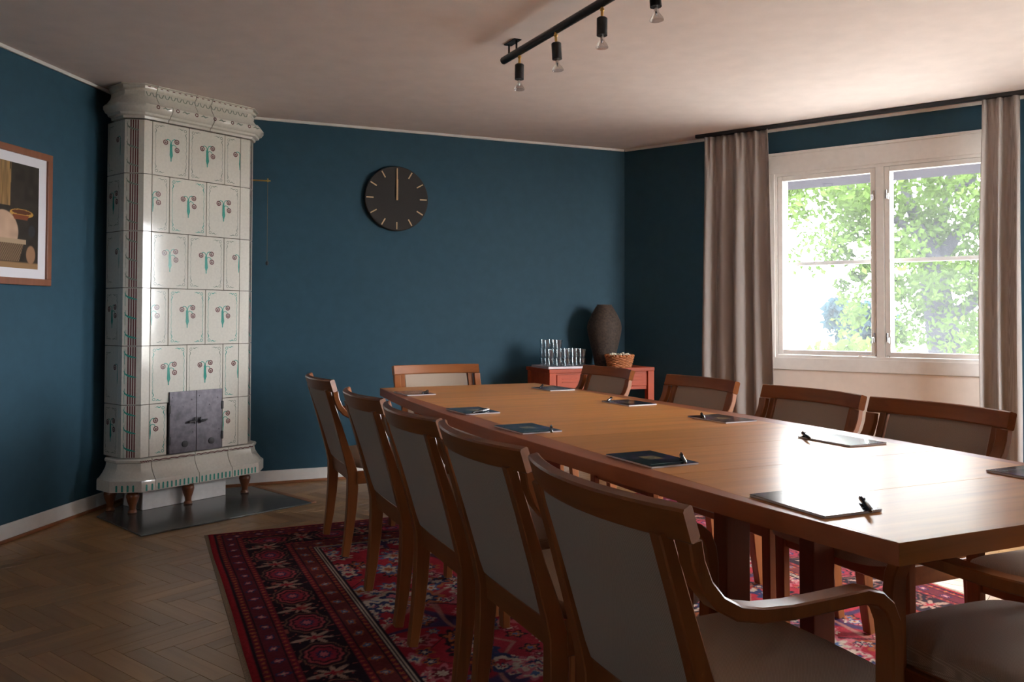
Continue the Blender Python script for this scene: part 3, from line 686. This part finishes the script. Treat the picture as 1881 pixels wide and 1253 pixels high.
# ------------------------------------------------------------------ rug
RA0, RA1, RB0, RB1 = -2.12, 1.825, -1.40, 1.42
def rug_colours(a, b):
    L, Wd = RA1-RA0, RB1-RB0; x, y = a-(RA0+RA1)/2, b-(RB0+RB1)/2; d = np.minimum(L/2-np.abs(x), Wd/2-np.abs(y))
    side = (Wd/2-np.abs(y)) < (L/2-np.abs(x)); t = np.where(side, x, y)                                  # along the border
    red, dred, navy, blk, crm, org, pnk, blu = (.30,.016,.026), (.15,.012,.020), (.022,.026,.075), (.020,.008,.014), (.46,.34,.26), (.33,.085,.028), (.42,.10,.12), (.06,.10,.20)
    C = np.zeros(a.shape+(3,))+np.array(red)
    jit = vnoise(a*9+200, b*9+200, 5)
    wig = .012*(vnoise(a*14+50, b*14+50, 21)-.5); xx, yy = x+wig, y+.012*(vnoise(a*14+90, b*14+20, 22)-.5)
    def rosette(C, cx, cy, r, cols, petals=8, ph=0., sq=1.0):
        dx, dy = xx-cx, (yy-cy)*sq; rr = np.hypot(dx, dy); th = np.arctan2(dy, dx); R = r*(1+.22*np.cos(petals*th+ph))
        for k, col in enumerate(cols): C = blend(C, col, sstep(1.04, .96, rr/(R*(1-k/len(cols)))))
        return C
    # field: vines, palmettes, scattered blossoms, mirrored about both axes
    ax_, ay_ = np.abs(x), np.abs(y)
    for f_, ph_, col, w_ in ((5.2, 0., navy, .016), (5.2, 1.9, (.34,.13,.10), .006), (7.3, .6, blk, .012)):
        v1 = np.abs(np.sin(f_*ax_+1.3*np.sin(f_*.9*ay_+ph_))*.5+np.sin(f_*1.1*ay_+1.1*np.sin(f_*ax_-ph_))*.5); C = blend(C, col, sstep(w_*3.2, w_*1.2, v1*.9)*.9)
    rs = np.random.default_rng(4); cells_ = 34
    pal = [[crm, navy, pnk], [navy, crm, red], [pnk, dred, crm], [blu, crm, org], [org, navy, crm], [crm, pnk, navy], [blk, org, blu], [pnk, crm, blu]]
    Xh, Yh = L/2-.52, Wd/2-.52
    for k in range(230):
        cx, cy = rs.uniform(0, Xh+.04), rs.uniform(0, Yh+.04); r = rs.choice([.022, .03, .042, .06, .075], p=[.32, .3, .2, .12, .06]); p_ = rs.integers(4, 9); ph = rs.uniform(0, 6); cl = pal[rs.integers(len(pal))]; sq = rs.uniform(.7, 1.5)
        for sx in (1, -1):
            for sy in (1, -1):
                m_ = (np.abs(x-sx*cx) < .13) & (np.abs(y-sy*cy) < .16)
                if m_.any():
                    i0, i1 = np.where(m_.any(1))[0][[0, -1]]; j0, j1 = np.where(m_.any(0))[0][[0, -1]]; sl = (slice(i0, i1+1), slice(j0, j1+1))
                    dx, dy = xx[sl]-sx*cx, (yy[sl]-sy*cy)*sq; rr = np.hypot(dx, dy); th = np.arctan2(dy*sy, dx*sx); R = r*(1+.28*np.cos(p_*th+ph)); c_ = C[sl]
                    for q, col in enumerate(cl): c_ = blend(c_, col, sstep(1.05, .95, rr/(R*(1-q/3.0))))
                    C[sl] = c_
    # border bands from the edge inwards
    def band(C, d0, d1, col): return blend(C, col, ((d >= d0) & (d < d1)).astype(float))
    C = band(C, 0, .50, blk)
    C = band(C, 0, .035, (.27,.012,.018)); C = band(C, .035, .075, blk)
    def guard(C, d0, d1, ground, per, cols):
        m_ = ((d >= d0) & (d < d1)).astype(float); C = blend(C, ground, m_); u = (t/per) % 1-.5; w = (d-(d0+d1)/2)/(d1-d0); k_ = np.floor(t/per).astype(int)
        rr = np.hypot(u*per, w*(d1-d0)); th = np.arctan2(w, u); R = min(per, d1-d0)*.36*(1+.3*np.cos(4*th+k_))
        for q, col in enumerate(cols): C = blend(C, col, m_*sstep(1.06, .94, rr/(R*(1-.36*q))))
        return C
    C = guard(C, .045, .068, dred, .036, [org]); C = guard(C, .078, .135, (.12,.014,.022), .11, [navy, pnk, crm]); C = guard(C, .140, .163, dred, .034, [(.30,.03,.03), org])
    # main border: large cartouches alternating with cream bursts
    m_ = ((d >= .168) & (d < .345)).astype(float); C = blend(C, (.020,.007,.013), m_); per = .32; u = ((t/per) % 1-.5)*per; w = d-.2565
    rr = np.hypot(u/.098, w/.074); 
    for R, col in ((1.10, (.16,.07,.045)), (1.02, blk), (.86, (.34,.05,.055)), (.72, blk), (.60, (.27,.022,.040)), (.34, navy), (.2, pnk)): C = blend(C, col, m_*sstep(R+.035, R-.035, rr+.05*np.sin(9*np.arctan2(w, u))))
    u2 = ((t/per+.5) % 1-.5)*per; th = np.arctan2(w, u2); r2 = np.hypot(u2*1.2, w*.8); C = blend(C, (.34,.20,.15), m_*sstep(1.1, .9, r2/(.040*(1+.6*np.cos(7*th)+.3*np.sin(3*th)))))
    C = blend(C, (.30,.02,.03), m_*sstep(1.1, .9, r2/(.018*(1+.4*np.cos(4*th)))))
    nz = vnoise(a*70+300, b*70+300, 8); C = blend(C, (.30,.06,.045), m_*((nz > .80) & (rr > 1.1)).astype(float)*.8)
    C = guard(C, .350, .374, dred, .034, [(.30,.03,.03), org]); C = guard(C, .380, .440, (.13,.020,.020), .12, [org, blu, crm]); C = guard(C, .445, .468, dred, .036, [org]); C = band(C, .470, .476, crm); C = band(C, .476, .486, blk); C = band(C, .486, .490, crm); C = band(C, .490, .50, blk)
    C *= (.82+.36*vnoise(a*120+500, b*120+500, 9))[..., None]*(.88+.2*vnoise(a*3+10, b*22+10, 10))[..., None]
    return np.clip(C, 0, 1)
na, nb = 640, 470
A_, B_ = np.meshgrid(np.linspace(RA0, RA1, na), np.linspace(RB0, RB1, nb), indexing='ij')
CR = rug_colours(A_, B_)
rug = thing('persian_rug', 'large red Persian rug with dark patterned border under the long table', 'rug', (float(C0[0]), float(C0[1]), 0), ROT_T)
ez = np.minimum(np.minimum(A_-RA0, RA1-A_), np.minimum(B_-RB0, RB1-B_)); Zr = .0060*sstep(0, .02, ez)+.0015+.0010*vnoise(A_*5+20, B_*5+20, 12)
edge_wob = .008*(vnoise(A_*2.2+70, B_*0+33, 14)-.5)
obj('pile', grid_mesh('pile', B_+edge_wob*(np.abs(B_) > 1.2), A_, Zr, CR, vcol('rug_wool', .95, .1, bumps=.6, bscale=420.)), rug)
MB().box(RB0-.008, RB1+.008, RA0+.002, RA1-.002, .0004, .0045).build('backing', mottled('rug_selvedge', (.26,.17,.10), .95, .3, 40.), rug)

# ------------------------------------------------------------------ table
TL, TW0, TW1, TZ, TT = 1.765, .484, .574, .750, .042
tb = thing('conference_table', 'long cherry wood conference table with bowed sides', 'table', (float(C0[0]), float(C0[1]), 0), ROT_T)
nbrd = 10
for k in range(nbrd):
    y0, y1 = -TL+2*TL*k/nbrd, -TL+2*TL*(k+1)/nbrd
    MB().box(-TW0, TW0, y0+(.0004 if k else 0), y1-(.0004 if k < nbrd-1 else 0), TZ-TT, TZ).build('top_board', M['table'], tb, bevel=.0006, seg=1)
for sx in (-1, 1):
    n = 40; inn = [(sx*(TW0+.0003), -TL+2*TL*k/n) for k in range(n+1)]; out = [(sx*(TW0+.0006+(TW1-TW0)*(1-(1-2*k/n)**2)), -TL+2*TL*k/n) for k in range(n+1)]
    mb = MB(); R = [[(i[0], i[1], TZ-TT), (o_[0], o_[1], TZ-TT), (o_[0], o_[1], TZ-.002), (o_[0]-sx*.0015, o_[1], TZ-.0002), (i[0], i[1], TZ-.0002)] for i, o_ in zip(inn, out)]
    mb.rings(R).build('bowed_side', M['table_edge'], tb)
for sy in (-1, 1):
    for sx in (-1, 1):
        MB().box(sx*.160-.042, sx*.160+.042, sy*.90-.03, sy*.90+.03, .0125, TZ-TT-.001).build('leg', M['table_leg'], tb, bevel=.004)
    MB().box(-.117, .117, sy*.90-.016, sy*.90+.016, .58, TZ-TT-.001).build('cross_rail', M['table_leg'], tb, bevel=.003)
for sx in (-1, 1): MB().box(sx*.160-.013, sx*.160+.013, -.869, .869, .60, TZ-TT-.001).build('long_rail', M['table_leg'], tb, bevel=.003)

# ------------------------------------------------------------------ chairs
def make_chair():
    t = thing('armchair', 'x', 'chair', group='wooden armchairs around the table')
    n = 16; path = []
    for k in range(n+1):
        x = -.279+.558*k/n; path.append((x, -.306-.052*(1-(x/.279)**2), .828))
    lean = Vector((0, -.30, .954)).normalized()
    MB().sweep(path, lean, .029, .0125, .004).build('top_rail', M['chair_x'], t, smooth=True)
    arm = [(-.297,.799),(-.291,.765),(-.275,.727),(-.249,.697),(-.212,.676),(-.165,.666),(-.10,.662),(-.03,.663),(.03,.665),(.066,.666),(.096,.658),(.118,.640),(.131,.612),(.136,.575),(.136,.45),(.133,.22),(.130,.0140)]
    for sx in (-1, 1):
        MB().sweep([(sx*.259, y, z) for y, z in arm], (1,0,0), [.020]*10+[.021]*7, [.013]*9+[.0135]*5+[.015,.015,.014], .003).build('arm', M['chair_z'], t, smooth=True)
        leg = [(-.326,.808),(-.292,.70),(-.252,.57),(-.218,.46),(-.203,.40),(-.202,.33),(-.207,.24),(-.218,.13),(-.235,.0140)]
        MB().sweep([(sx*.221, y, z) for y, z in leg], (1,0,0), [.0165,.0165,.0165,.0185,.020,.021,.021,.020,.018], [.013,.014,.017,.022,.025,.025,.023,.020,.016], .003).build('leg', M['chair_z'], t, smooth=True)
        MB().sweep([(sx*.238, -.185, .385), (sx*.236, .125, .385)], (0,0,1), .030, .011, .003).build('seat_rail', M['chair_x'], t)
    MB().sweep([(-.204, -.196, .392), (.204, -.196, .392)], (0,-.1,1), .036, .012, .003).build('back_seat_rail', M['chair_x'], t)
    MB().sweep([(-.236, .128, .385), (.236, .128, .385)], (0,0,1), .030, .010, .003).build('front_seat_rail', M['chair_x'], t)
    # upholstered back, curved in plan and leaning
    nx, nz = 12, 10; V = []
    lp = [(.432, -.212), (.50, -.232), (.60, -.262), (.70, -.293), (.808, -.328)]
    def yb(z): return float(np.interp(z, [p[0] for p in lp], [p[1] for p in lp]))
    R = []
    for k in range(nz+1):
        z = .432+(.806-.432)*k/nz; row = []
        e = .55 if k in (0, nz) else 1.0
        for i in range(nx+1): x = -.200+.400*i/nx; f = (1-abs(x/.200)**6); row.append((x, yb(z)-.026*(1-(x/.2)**2)*(z-.43)/.37+.013*e*(.55+.45*f), z))
        for i in range(nx, -1, -1): x = -.200+.400*i/nx; f = (1-abs(x/.200)**6); row.append((x, yb(z)-.026*(1-(x/.2)**2)*(z-.43)/.37-.011*e*(.6+.4*f), z))
        R.append(row)
    MB().rings(R).build('back_pad', M['fabric'], t, smooth=True)
    # seat cushion: rounded, domed
    R = []; m_ = 40
    for (k, z, dome) in ((.93, .417, 0), (.985, .421, 0), (1.0, .435, 0), (1.0, .450, 0), (.985, .461, 0), (.93, .469, 0), (.80, .476, 0), (.55, .482, 0), (.25, .485, 0)):
        row = []
        for q in range(m_):
            th = 2*PI*q/m_; c_, s_ = math.cos(th), math.sin(th); x = .236*k*math.copysign(abs(c_)**.34, c_); y = .208*k*math.copysign(abs(s_)**.34, s_)
            row.append((x*(1+.03*(y/.19)), 0.030+y+(.016*(1-(x/.24)**2) if y > .1 else 0), z))
        R.append(row)
    MB().rings(R).build('seat_cushion', M['fabric'], t, smooth=True)
    return t
ch0 = make_chair()
spots = [
 (1.335, -.590, -66, 'wooden armchair with taupe back nearest the stove on the left side'),
 (.365, -.612, -66, 'second armchair from the stove along the left side, seen from behind'),
 (-.272, -.617, -66, 'middle armchair of the left row, its back partly hidden by its neighbours'),
 (-.856, -.615, -66, 'fourth armchair from the stove in the left row, seen from behind'),
 (-1.490, -.628, -66, 'nearest armchair on the left, large in front with its curved arm showing'),
 (1.416, .480, 114, 'armchair on the window side in front of the red side table'),
 (.520, .480, 114, 'armchair on the window side in front of the left curtain'),
 (-.210, .485, 114, 'armchair on the window side below the window, back against cream panel'),
 (-.815, .470, 114, 'armchair nearest the right curtain, its brown back rising above the table'),
 (-1.420, .650, 114, 'armchair at the right picture edge, only seat seen under the table'),
 (1.740, -.050, -156, 'armchair at the far table end facing us with light cushion'),
 (-1.690, .000, 24, 'armchair at the near table end, cushion in the lower right corner'),
]
for i, (a, b, r, lab) in enumerate(spots):
    if i == 0: ch0.location = TP(a, b); ch0.rotation_euler[2] = math.radians(r); ch0['label'] = lab
    else: dup(ch0, TP(a, b), math.radians(r), lab)

# ------------------------------------------------------------------ booklets and pens on the table
def cover_mat():
    m = mat('booklet_cover', (.02, .02, .03), .16, .5); v = mapped(m, (1, 1, 1)); sp = nd(m, 'ShaderNodeSeparateXYZ'); lk(m, v, sp.inputs[0])
    n = nd(m, 'ShaderNodeTexNoise', Scale=22.0, Detail=4.0); lk(m, v, n.inputs[0]); n2 = nd(m, 'ShaderNodeTexNoise', Scale=70.0, Detail=2.0); lk(m, v, n2.inputs[0])
    c1 = ramp(m, n.outputs[0], [(.3, (.012, .020, .020)), (.5, (.020, .030, .028)), (.62, (.06, .03, .10)), (.75, (.10, .06, .16))])
    def inside(sock, lo_, hi_):
        a = nd(m, 'ShaderNodeMath', operation='GREATER_THAN'); a.inputs[1].default_value = lo_; b = nd(m, 'ShaderNodeMath', operation='LESS_THAN'); b.inputs[1].default_value = hi_; lk(m, sock, a.inputs[0]); lk(m, sock, b.inputs[0])
        q = nd(m, 'ShaderNodeMath', operation='MULTIPLY'); lk(m, a.outputs[0], q.inputs[0]); lk(m, b.outputs[0], q.inputs[1]); return q.outputs[0]
    q = nd(m, 'ShaderNodeMath', operation='MULTIPLY'); lk(m, inside(sp.outputs[0], -.022, .030), q.inputs[0]); lk(m, inside(sp.outputs[1], -.02, .035), q.inputs[1])
    q2 = nd(m, 'ShaderNodeMath', operation='MULTIPLY'); lk(m, q.outputs[0], q2.inputs[0]); lk(m, ramp(m, n2.outputs[0], [(.35, (.3,)*3), (.6, (1,)*3)]), q2.inputs[1])
    mx = nd(m, 'ShaderNodeMix', data_type='RGBA'); lk(m, q2.outputs[0], mx.inputs['Factor']); lk(m, c1, mx.inputs[6]); mx.inputs[7].default_value = (.30, .22, .10, 1)
    st_ = nd(m, 'ShaderNodeMath', operation='MULTIPLY'); lk(m, inside(sp.outputs[1], -.088, -.082), st_.inputs[0]); lk(m, inside(sp.outputs[0], -.06, .055), st_.inputs[1])
    m2 = nd(m, 'ShaderNodeMix', data_type='RGBA'); lk(m, st_.outputs[0], m2.inputs['Factor']); lk(m, mx.outputs[2], m2.inputs[6]); m2.inputs[7].default_value = (.16, .25, .26, 1)
    lk(m, m2.outputs[2], P(m).inputs[0]); return m
M['cover'] = cover_mat()
BKW, BKL = .0775, .113
def make_booklet():
    t = thing('booklet', 'x', 'booklet', group='booklets laid out on the table')
    MB().box(-BKW+.0006, BKW-.0006, -BKL+.0006, BKL-.0006, .0006, .0052).build('pages', M['paper'], t)
    MB().box(-BKW, BKW, -BKL, BKL, .0052, .0060).build('cover', M['cover'], t)
    return t
def make_pen():
    t = thing('pen', 'x', 'pen', group='ballpoint pens on the booklets')
    MB().tube([(0,-.068,0),(0,-.060,0),(0,.050,0),(0,.058,0)], [.0018,.0055,.0058,.0048], 12).build('barrel', M['pen'], t, smooth=True)
    MB().sweep([(0,.056,.007),(0,.015,.0085),(0,.012,.0065)], (1,0,0), .0022, .0008, .0003).build('clip', M['pen'], t)
    MB().tube([(0,.058,0),(0,.066,0)], .003, 8).build('button', M['chrome'], t, smooth=True)
    return t
bk0, pn0 = make_booklet(), make_pen()
# a, b of booklet centre, turn, pen (a, b, heading in table frame deg), label
bks = [
 (1.355, -.410, 2, (1.285, -.372, -32), 'dark booklet at the far left table corner before the stove side chair', 'far left corner booklet of the table'),
 (.465, -.430, 2, (.370, -.430, -52), 'dark booklet in front of the second left chair', 'second booklet of the left row'),
 (-.140, -.455, 3, (-.245, -.412, -26), 'dark booklet in front of the middle left chair', 'middle booklet of the left row'),
 (-.860, -.408, 2, (-.930, -.350, -30), 'dark booklet with bright central picture before the fourth left chair', 'fourth booklet of the left row'),
 (-1.465, -.395, 0, (-1.548, -.332, -38), 'booklet shining with window glare at the near left corner', 'glaring booklet at the near left corner'),
 (1.320, .385, 2, (1.395, .352, -33), 'dark booklet before the window side chair by the red side table', 'far right booklet of the table'),
 (.495, .365, 3, (.590, .320, -40), 'dark booklet before the chair in front of the left curtain', 'booklet before the left curtain'),
 (-.175, .375, 3, (-.128, .318, -32), 'dark booklet before the window side chair under the window', 'booklet before the chair under the window'),
 (-.795, .368, 0, (-.718, .292, -33), 'glossy booklet washed pale by window light before the right curtain chair', 'pale glossy booklet on the window side'),
 (-1.470, .375, 2, None, 'booklet cut off by the right edge of the picture', ''),
]
for i, (a, b, r, pen, lab, where) in enumerate(bks):
    loc, rz = TP(a, b, TZ+.0001), ROT_T+math.radians(r)+(PI if b > 0 else 0)
    if i == 0: bk0.location = loc; bk0.rotation_euler[2] = rz; bk0['label'] = lab
    else: dup(bk0, loc, rz, lab)
    if pen:
        l2, r2 = TP(pen[0], pen[1], TZ+.0062+.0060), ROT_T+math.radians(pen[2]); pl = 'black ballpoint pen lying on the '+where
        if i == 0: pn0.location = l2; pn0.rotation_euler[2] = r2; pn0['label'] = pl
        else: dup(pn0, l2, r2, pl)

# ------------------------------------------------------------------ side table in the corner with its things
bo = np.array([.272, 6.02]); CD = bdir; CN = -BIN             # along the back wall, and towards it
ct = thing('side_table', 'red brown wooden side table with drawers in the corner', 'side table', (float(bo[0]), float(bo[1]), 0), wall_frame(None, TH_B))
CWd, CDp, CZ = .88, .435, .775
MB().box(0, CWd, 0, CDp-.06, CZ-.028, CZ).build('top', M['console'], ct, bevel=.003)
MB().box(0, .70, CDp-.059, CDp, CZ-.028, CZ).build('top_back_strip', M['console'], ct, bevel=.003)
for x in (0, CWd-.058):
    MB().box(x+.002, x+.056, .002, .052, 0, CZ-.0285).build('leg', M['console_z'], ct, bevel=.003)
for x in (.002, .62): MB().box(x, x+.05, CDp-.075, CDp-.025, 0, CZ-.0285).build('leg', M['console_z'], ct, bevel=.003)
MB().box(.006, .024, .053, CDp-.076, CZ-.16, CZ-.0285).build('side_apron', M['console'], ct)
MB().box(CWd-.024, CWd-.006, .053, .25, CZ-.16, CZ-.0285).build('side_apron', M['console'], ct)
MB().box(.058, CWd-.060, .020, .032, CZ-.165, CZ-.0285).build('front_apron', M['console'], ct)
for x0, x1 in ((.064, .430), (.440, CWd-.066)):
    d_ = MB().box(x0, x1, .006, .0195, CZ-.138, CZ-.042).build('drawer', M['console'], ct, bevel=.002)
    xm = (x0+x1)/2
    for (a, b, c, d) in ((x0+.04, x1-.04, -.098, -.092), (x0+.04, x1-.04, -.074, -.068)): MB().box(a, b, .002, .006, CZ+c, CZ+d).build('pull_moulding', M['console'], d_, bevel=.001)
def CP(x, y, z): q = bo+CD*x+CN*y; return (float(q[0]), float(q[1]), z)
ctr_rot = wall_frame(None, TH_B)
tray = thing('tray', 'pale lilac serving tray under the stacked glasses', 'tray', CP(.215, .195, CZ+.0002), ctr_rot)
MB().box(-.20, .20, -.15, .15, 0, .006).build('tray_base', M['lilac'], tray, bevel=.002)
for (a, b, c, d) in ((-.205, .205, -.156, -.1505), (-.205, .205, .1505, .156), (-.2056, -.2003, -.150, .150), (.2003, .2056, -.150, .150)): MB().box(a, b, c, d, 0, .016).build('tray_rim', M['lilac'], tray, bevel=.002)
gprof = [(.0001, .0), (.0215, .0), (.0235, .003), (.0310, .066), (.0310, .0675), (.0292, .0675), (.0215, .010), (.0001, .010)]
gme = MB().lathe(gprof, 20, caps=False).mesh('drinking_glass', M['tumbler'], True)
heights = {0: 3, 1: 3, 2: 2, 3: 2, 4: 2}
posn = ['leftmost', 'second', 'middle', 'fourth', 'rightmost']; lev = ['bottom', 'middle', 'top']; rown = ['front', 'middle', 'back']
for r_ in range(3):
    for c_ in range(5):
        n_ = heights[c_]
        if r_ == 0 and c_ == 0: n_ = 2
        for h_ in range(n_):
            g = obj('drinking_glass', gme, None, CP(.065+c_*.0645+random.uniform(-.001, .001), .120+r_*.066+random.uniform(-.001, .001), CZ+.0066+h_*.0680), ctr_rot)
            lv = 'top' if h_ == n_-1 else ('bottom' if h_ == 0 else 'middle')
            tag(g, 'clear tumbler, %s of the %s stack in the %s row on the tray' % (lv, posn[c_], rown[r_]), 'glass', 'stacked tumblers on the tray')
vz = MB().lathe([(.001, .0), (.074, .0), (.078, .01), (.090, .08), (.112, .17), (.131, .26), (.135, .300), (.128, .340), (.104, .395), (.070, .455), (.058, .470), (.058, .478), (.050, .478), (.050, .455), (.001, .45)], 40, caps=False).build('clay_vase', M['vase'], None, smooth=True, loc=CP(.605, .292, CZ+.0003))
tag(vz, 'tall dark brown rough clay vase standing in the corner on the side table', 'vase')
bkt = thing('wicker_basket', 'small orange wicker basket of wrapped sweets in front of the vase', 'basket', CP(.612, .066, CZ+.0002))
BR = lambda z: .082+.020*(z/.085)
MB().lathe([(.001, 0), (.080, 0), (.083, .004), (.001, .006)], 24, caps=False).build('basket_base', M['wicker'], bkt)
for k in range(9):
    z = .008+k*.0092; n_ = 96; mb = MB()
    pts = [((BR(z)+  .0065*math.sin(12*t*2*PI/n_+(k % 2)*PI))*math.cos(t*2*PI/n_), (BR(z)+  .0065*math.sin(12*t*2*PI/n_+(k % 2)*PI))*math.sin(t*2*PI/n_), z+.002*math.sin(5*t*2*PI/n_+k)) for t in range(n_+1)]
    mb.tube(pts, .0056, 6).build('woven_strand', M['wicker'], bkt, smooth=True)
mb = MB(); pts = [((.103+.006*math.sin(26*t*2*PI/120))*math.cos(t*2*PI/120), (.103+.006*math.sin(26*t*2*PI/120))*math.sin(t*2*PI/120), .090+.003*math.cos(26*t*2*PI/120)) for t in range(121)]
mb.tube(pts, .0075, 6).build('braided_rim', M['wicker'], bkt, smooth=True)
for k in range(24): a = 2*PI*k/24; MB().tube([(BR(0)*math.cos(a), BR(0)*math.sin(a), .004), (BR(.085)*math.cos(a), BR(.085)*math.sin(a), .088)], .0034, 5).build('stake', M['wicker'], bkt)
sw = MB().lathe([(.001, -.020), (.011, -.017), (.004, -.011), (.010, -.005), (.0115, .0), (.010, .005), (.004, .011), (.011, .017), (.001, .020)], 8).mesh('sweet', M['sweet'], True)
for k in range(16):
    a = k*2.4; r_ = .020+.058*math.sqrt((k+.5)/16); bx = bkt.location
    o = obj('sweet', sw, None, (bx[0]+r_*math.cos(a), bx[1]+r_*math.sin(a), CZ+.088+random.uniform(0, .010))); o.rotation_euler = (random.uniform(.9, 2.2), random.uniform(-.5, .5), random.uniform(0, 6))
    tag(o, 'pale paper wrapped sweet heaped in the wicker basket', 'sweet', 'wrapped sweets in the basket')
mb = MB().lathe([(.001, .007), (.074, .008), (.092, .074), (.001, .080)], 24, caps=False); o = mb.build('basket_lining', M['sweet'], bkt)

# ------------------------------------------------------------------ ceiling track light
TS, TD = np.array([-.046, 4.230]), np.array([.468, -.8838])
tk = thing('track_light', 'black ceiling spotlight bar with small bulbs on brass stems', 'ceiling light', (float(TS[0]), float(TS[1]), 0), math.atan2(TD[1], TD[0]))
ZT = HC-.068
MB().tube([(0, 0, ZT), (2.35, 0, ZT)], .019, 20).build('bar', M['black'], tk, smooth=True)
for x in (.10, 2.20):
    br = MB().box(x-.055, x+.055, -.02, .02, HC-.0045, HC-.0005).build('ceiling_plate', M['black'], tk)
    for dx in (-.04, .04): MB().tube([(x+dx, 0, HC-.004), (x+dx, 0, ZT+.015)], .005, 8).build('bracket_post', M['black'], br)
for k in range(6):
    x = .17+k*.362; tl = Matrix.Rotation((.05 if k % 2 else -.03), 3, 'X')
    sp = MB().lathe([(.0225, .0), (.0225, .072), (.018, .076)], 18).build('spot_socket', M['black'], tk, smooth=True, loc=(x, 0, ZT-.139)); sp.rotation_euler = (.05 if k % 2 else -.03, -.03, 0)
    MB().lathe([(.006, .0), (.006, .030), (.009, .033), (.009, .040), (.006, .043), (.006, .052)], 12).build('brass_stem', M['brass'], sp, smooth=True, loc=(0, 0, .074))
    MB().lathe([(.008, 0), (.009, -.014), (.012, -.024), (.022, -.038), (.027, -.048), (.027, -.052), (.001, -.050)], 20, caps=False).build('bulb', M['bulb'], sp, smooth=True)
    MB().lathe([(.006, .0), (.006, -.012), (.004, -.026), (.001, -.034)], 10).build('bulb_pin', M['chrome'], sp, smooth=True)

# ------------------------------------------------------------------ outside the window
struct_build(MB().box(-90, 120, -90, 160, -.62, -.60), 'ground', M['gravel'])
ev = tag(MB().prism([WP(-.6,-.225), WP(4.6,-.225), WP(4.6,-.95), WP(-.6,-.95)], 2.225, 2.36).build('roof_eave', M['eave']), None, None, kind='structure')
def leaves(pts, size, seed, m, name, parent):
    r = np.random.default_rng(seed); n = len(pts); d = r.normal(size=(n, 3)); d /= np.linalg.norm(d, axis=1)[:, None]; e = r.normal(size=(n, 3)); e -= (e*d).sum(1)[:, None]*d; e /= np.linalg.norm(e, axis=1)[:, None]
    f = np.cross(d, e); s = size*r.uniform(.6, 1.4, n)[:, None]; pts = np.asarray(pts)
    V = np.stack([pts-d*s, pts+e*s*.55+f*s*.12, pts+d*s, pts-e*s*.55+f*s*.12], 1).reshape(-1, 3)
    F = np.arange(n*4).reshape(n, 4); me = bpy.data.meshes.new(name); me.from_pydata(V.tolist(), [], F.tolist()); me.materials.append(m); me.update()
    o = obj(name, me, parent); o['kind'] = 'stuff'; return o
def out_pt(px, py, dep): return np.array([(px-940.5)/1527.7*dep, dep, 1.15+(583.5-py)/1527.7*dep])
def tree(label, dep, limbs, clusters, leafsize, seed, lm, name='tree'):
    base = out_pt(*limbs[0][0][0], dep); loc = (float(base[0]), float(base[1]), -.60); t = thing(name, label, 'tree', loc); off = np.array(loc)
    for k, (pts, r0, r1, dd) in enumerate(limbs):
        Q = [out_pt(px, py, dep+dd*j/(len(pts)-1))-off for j, (px, py) in enumerate(pts)]
        if k == 0: Q[0][2] = 0.0
        MB().tube([tuple(q) for q in Q], [(.95 if k == 0 else .66)*(r0+(r1-r0)*j/(len(Q)-1)) for j in range(len(Q))], 10)  .build('trunk' if k == 0 else 'branch', M['bark'], t, smooth=True)
    r = np.random.default_rng(seed); pts = []
    for px, py, rad, n in clusters:
        c = out_pt(px, py, dep+r.uniform(-1.1, 2.0))-off; g = r.normal(size=(n, 3)); g /= np.linalg.norm(g, axis=1)[:, None]; pts.append(c+g*(rad*r.uniform(.2, 1, n)**.6)[:, None]*np.array([1, 1, .75]))
    leaves(np.concatenate(pts), leafsize, seed+1, lm, 'foliage', t); return t
rr_ = np.random.default_rng(31); cl = []
for k in range(120): cl.append((rr_.uniform(1630, 1900), rr_.uniform(240, 640), rr_.uniform(.25, .65), int(rr_.uniform(80, 190))))
for k in range(34): cl.append((rr_.uniform(1420, 1630), 300+abs(rr_.normal(0, 75)), rr_.uniform(.25, .6), int(rr_.uniform(80, 170))))
for k in range(12): cl.append((rr_.uniform(1540, 1610), rr_.uniform(420, 600), rr_.uniform(.15, .4), int(rr_.uniform(40, 90))))
tree('broad green tree with dark forked trunk outside the right window pane', 14.0, [
 ([(1745, 770), (1735, 640), (1724, 560), (1714, 500), (1706, 455)], .30, .20, 0),
 ([(1706, 460), (1684, 405), (1664, 345), (1650, 250)], .17, .10, .4), ([(1714, 490), (1757, 432), (1792, 396), (1838, 366), (1910, 325)], .17, .09, -.5),
 ([(1708, 455), (1735, 392), (1746, 340), (1757, 240)], .15, .08, .3), ([(1727, 595), (1778, 560), (1832, 515), (1915, 440)], .18, .10, -.3),
 ([(1690, 430), (1620, 385), (1560, 345), (1470, 315)], .11, .05, .8), ([(1740, 350), (1790, 330), (1800, 260)], .10, .08, 0)], cl, .058, 5, M['leaf'])
cl2 = [(rr_.uniform(1535, 1625), rr_.uniform(560, 606), rr_.uniform(.9, 1.6), 160) for k in range(12)]
tree('distant row of bushes coloured hazy blue green seen low in the left pane', 52.0, [([(1575, 640), (1575, 590)], .25, .1, 0)], cl2, .32, 9, M['leaf_blue'], 'distant_bush')
cl3 = [(rr_.uniform(1500, 1610), rr_.uniform(640, 668), .28, 60) for k in range(9)]
tree('low green shrub at the bottom of the left pane', 9.0, [([(1570, 700), (1570, 655)], .05, .03, 0)], cl3, .06, 13, M['leaf'], 'shrub')
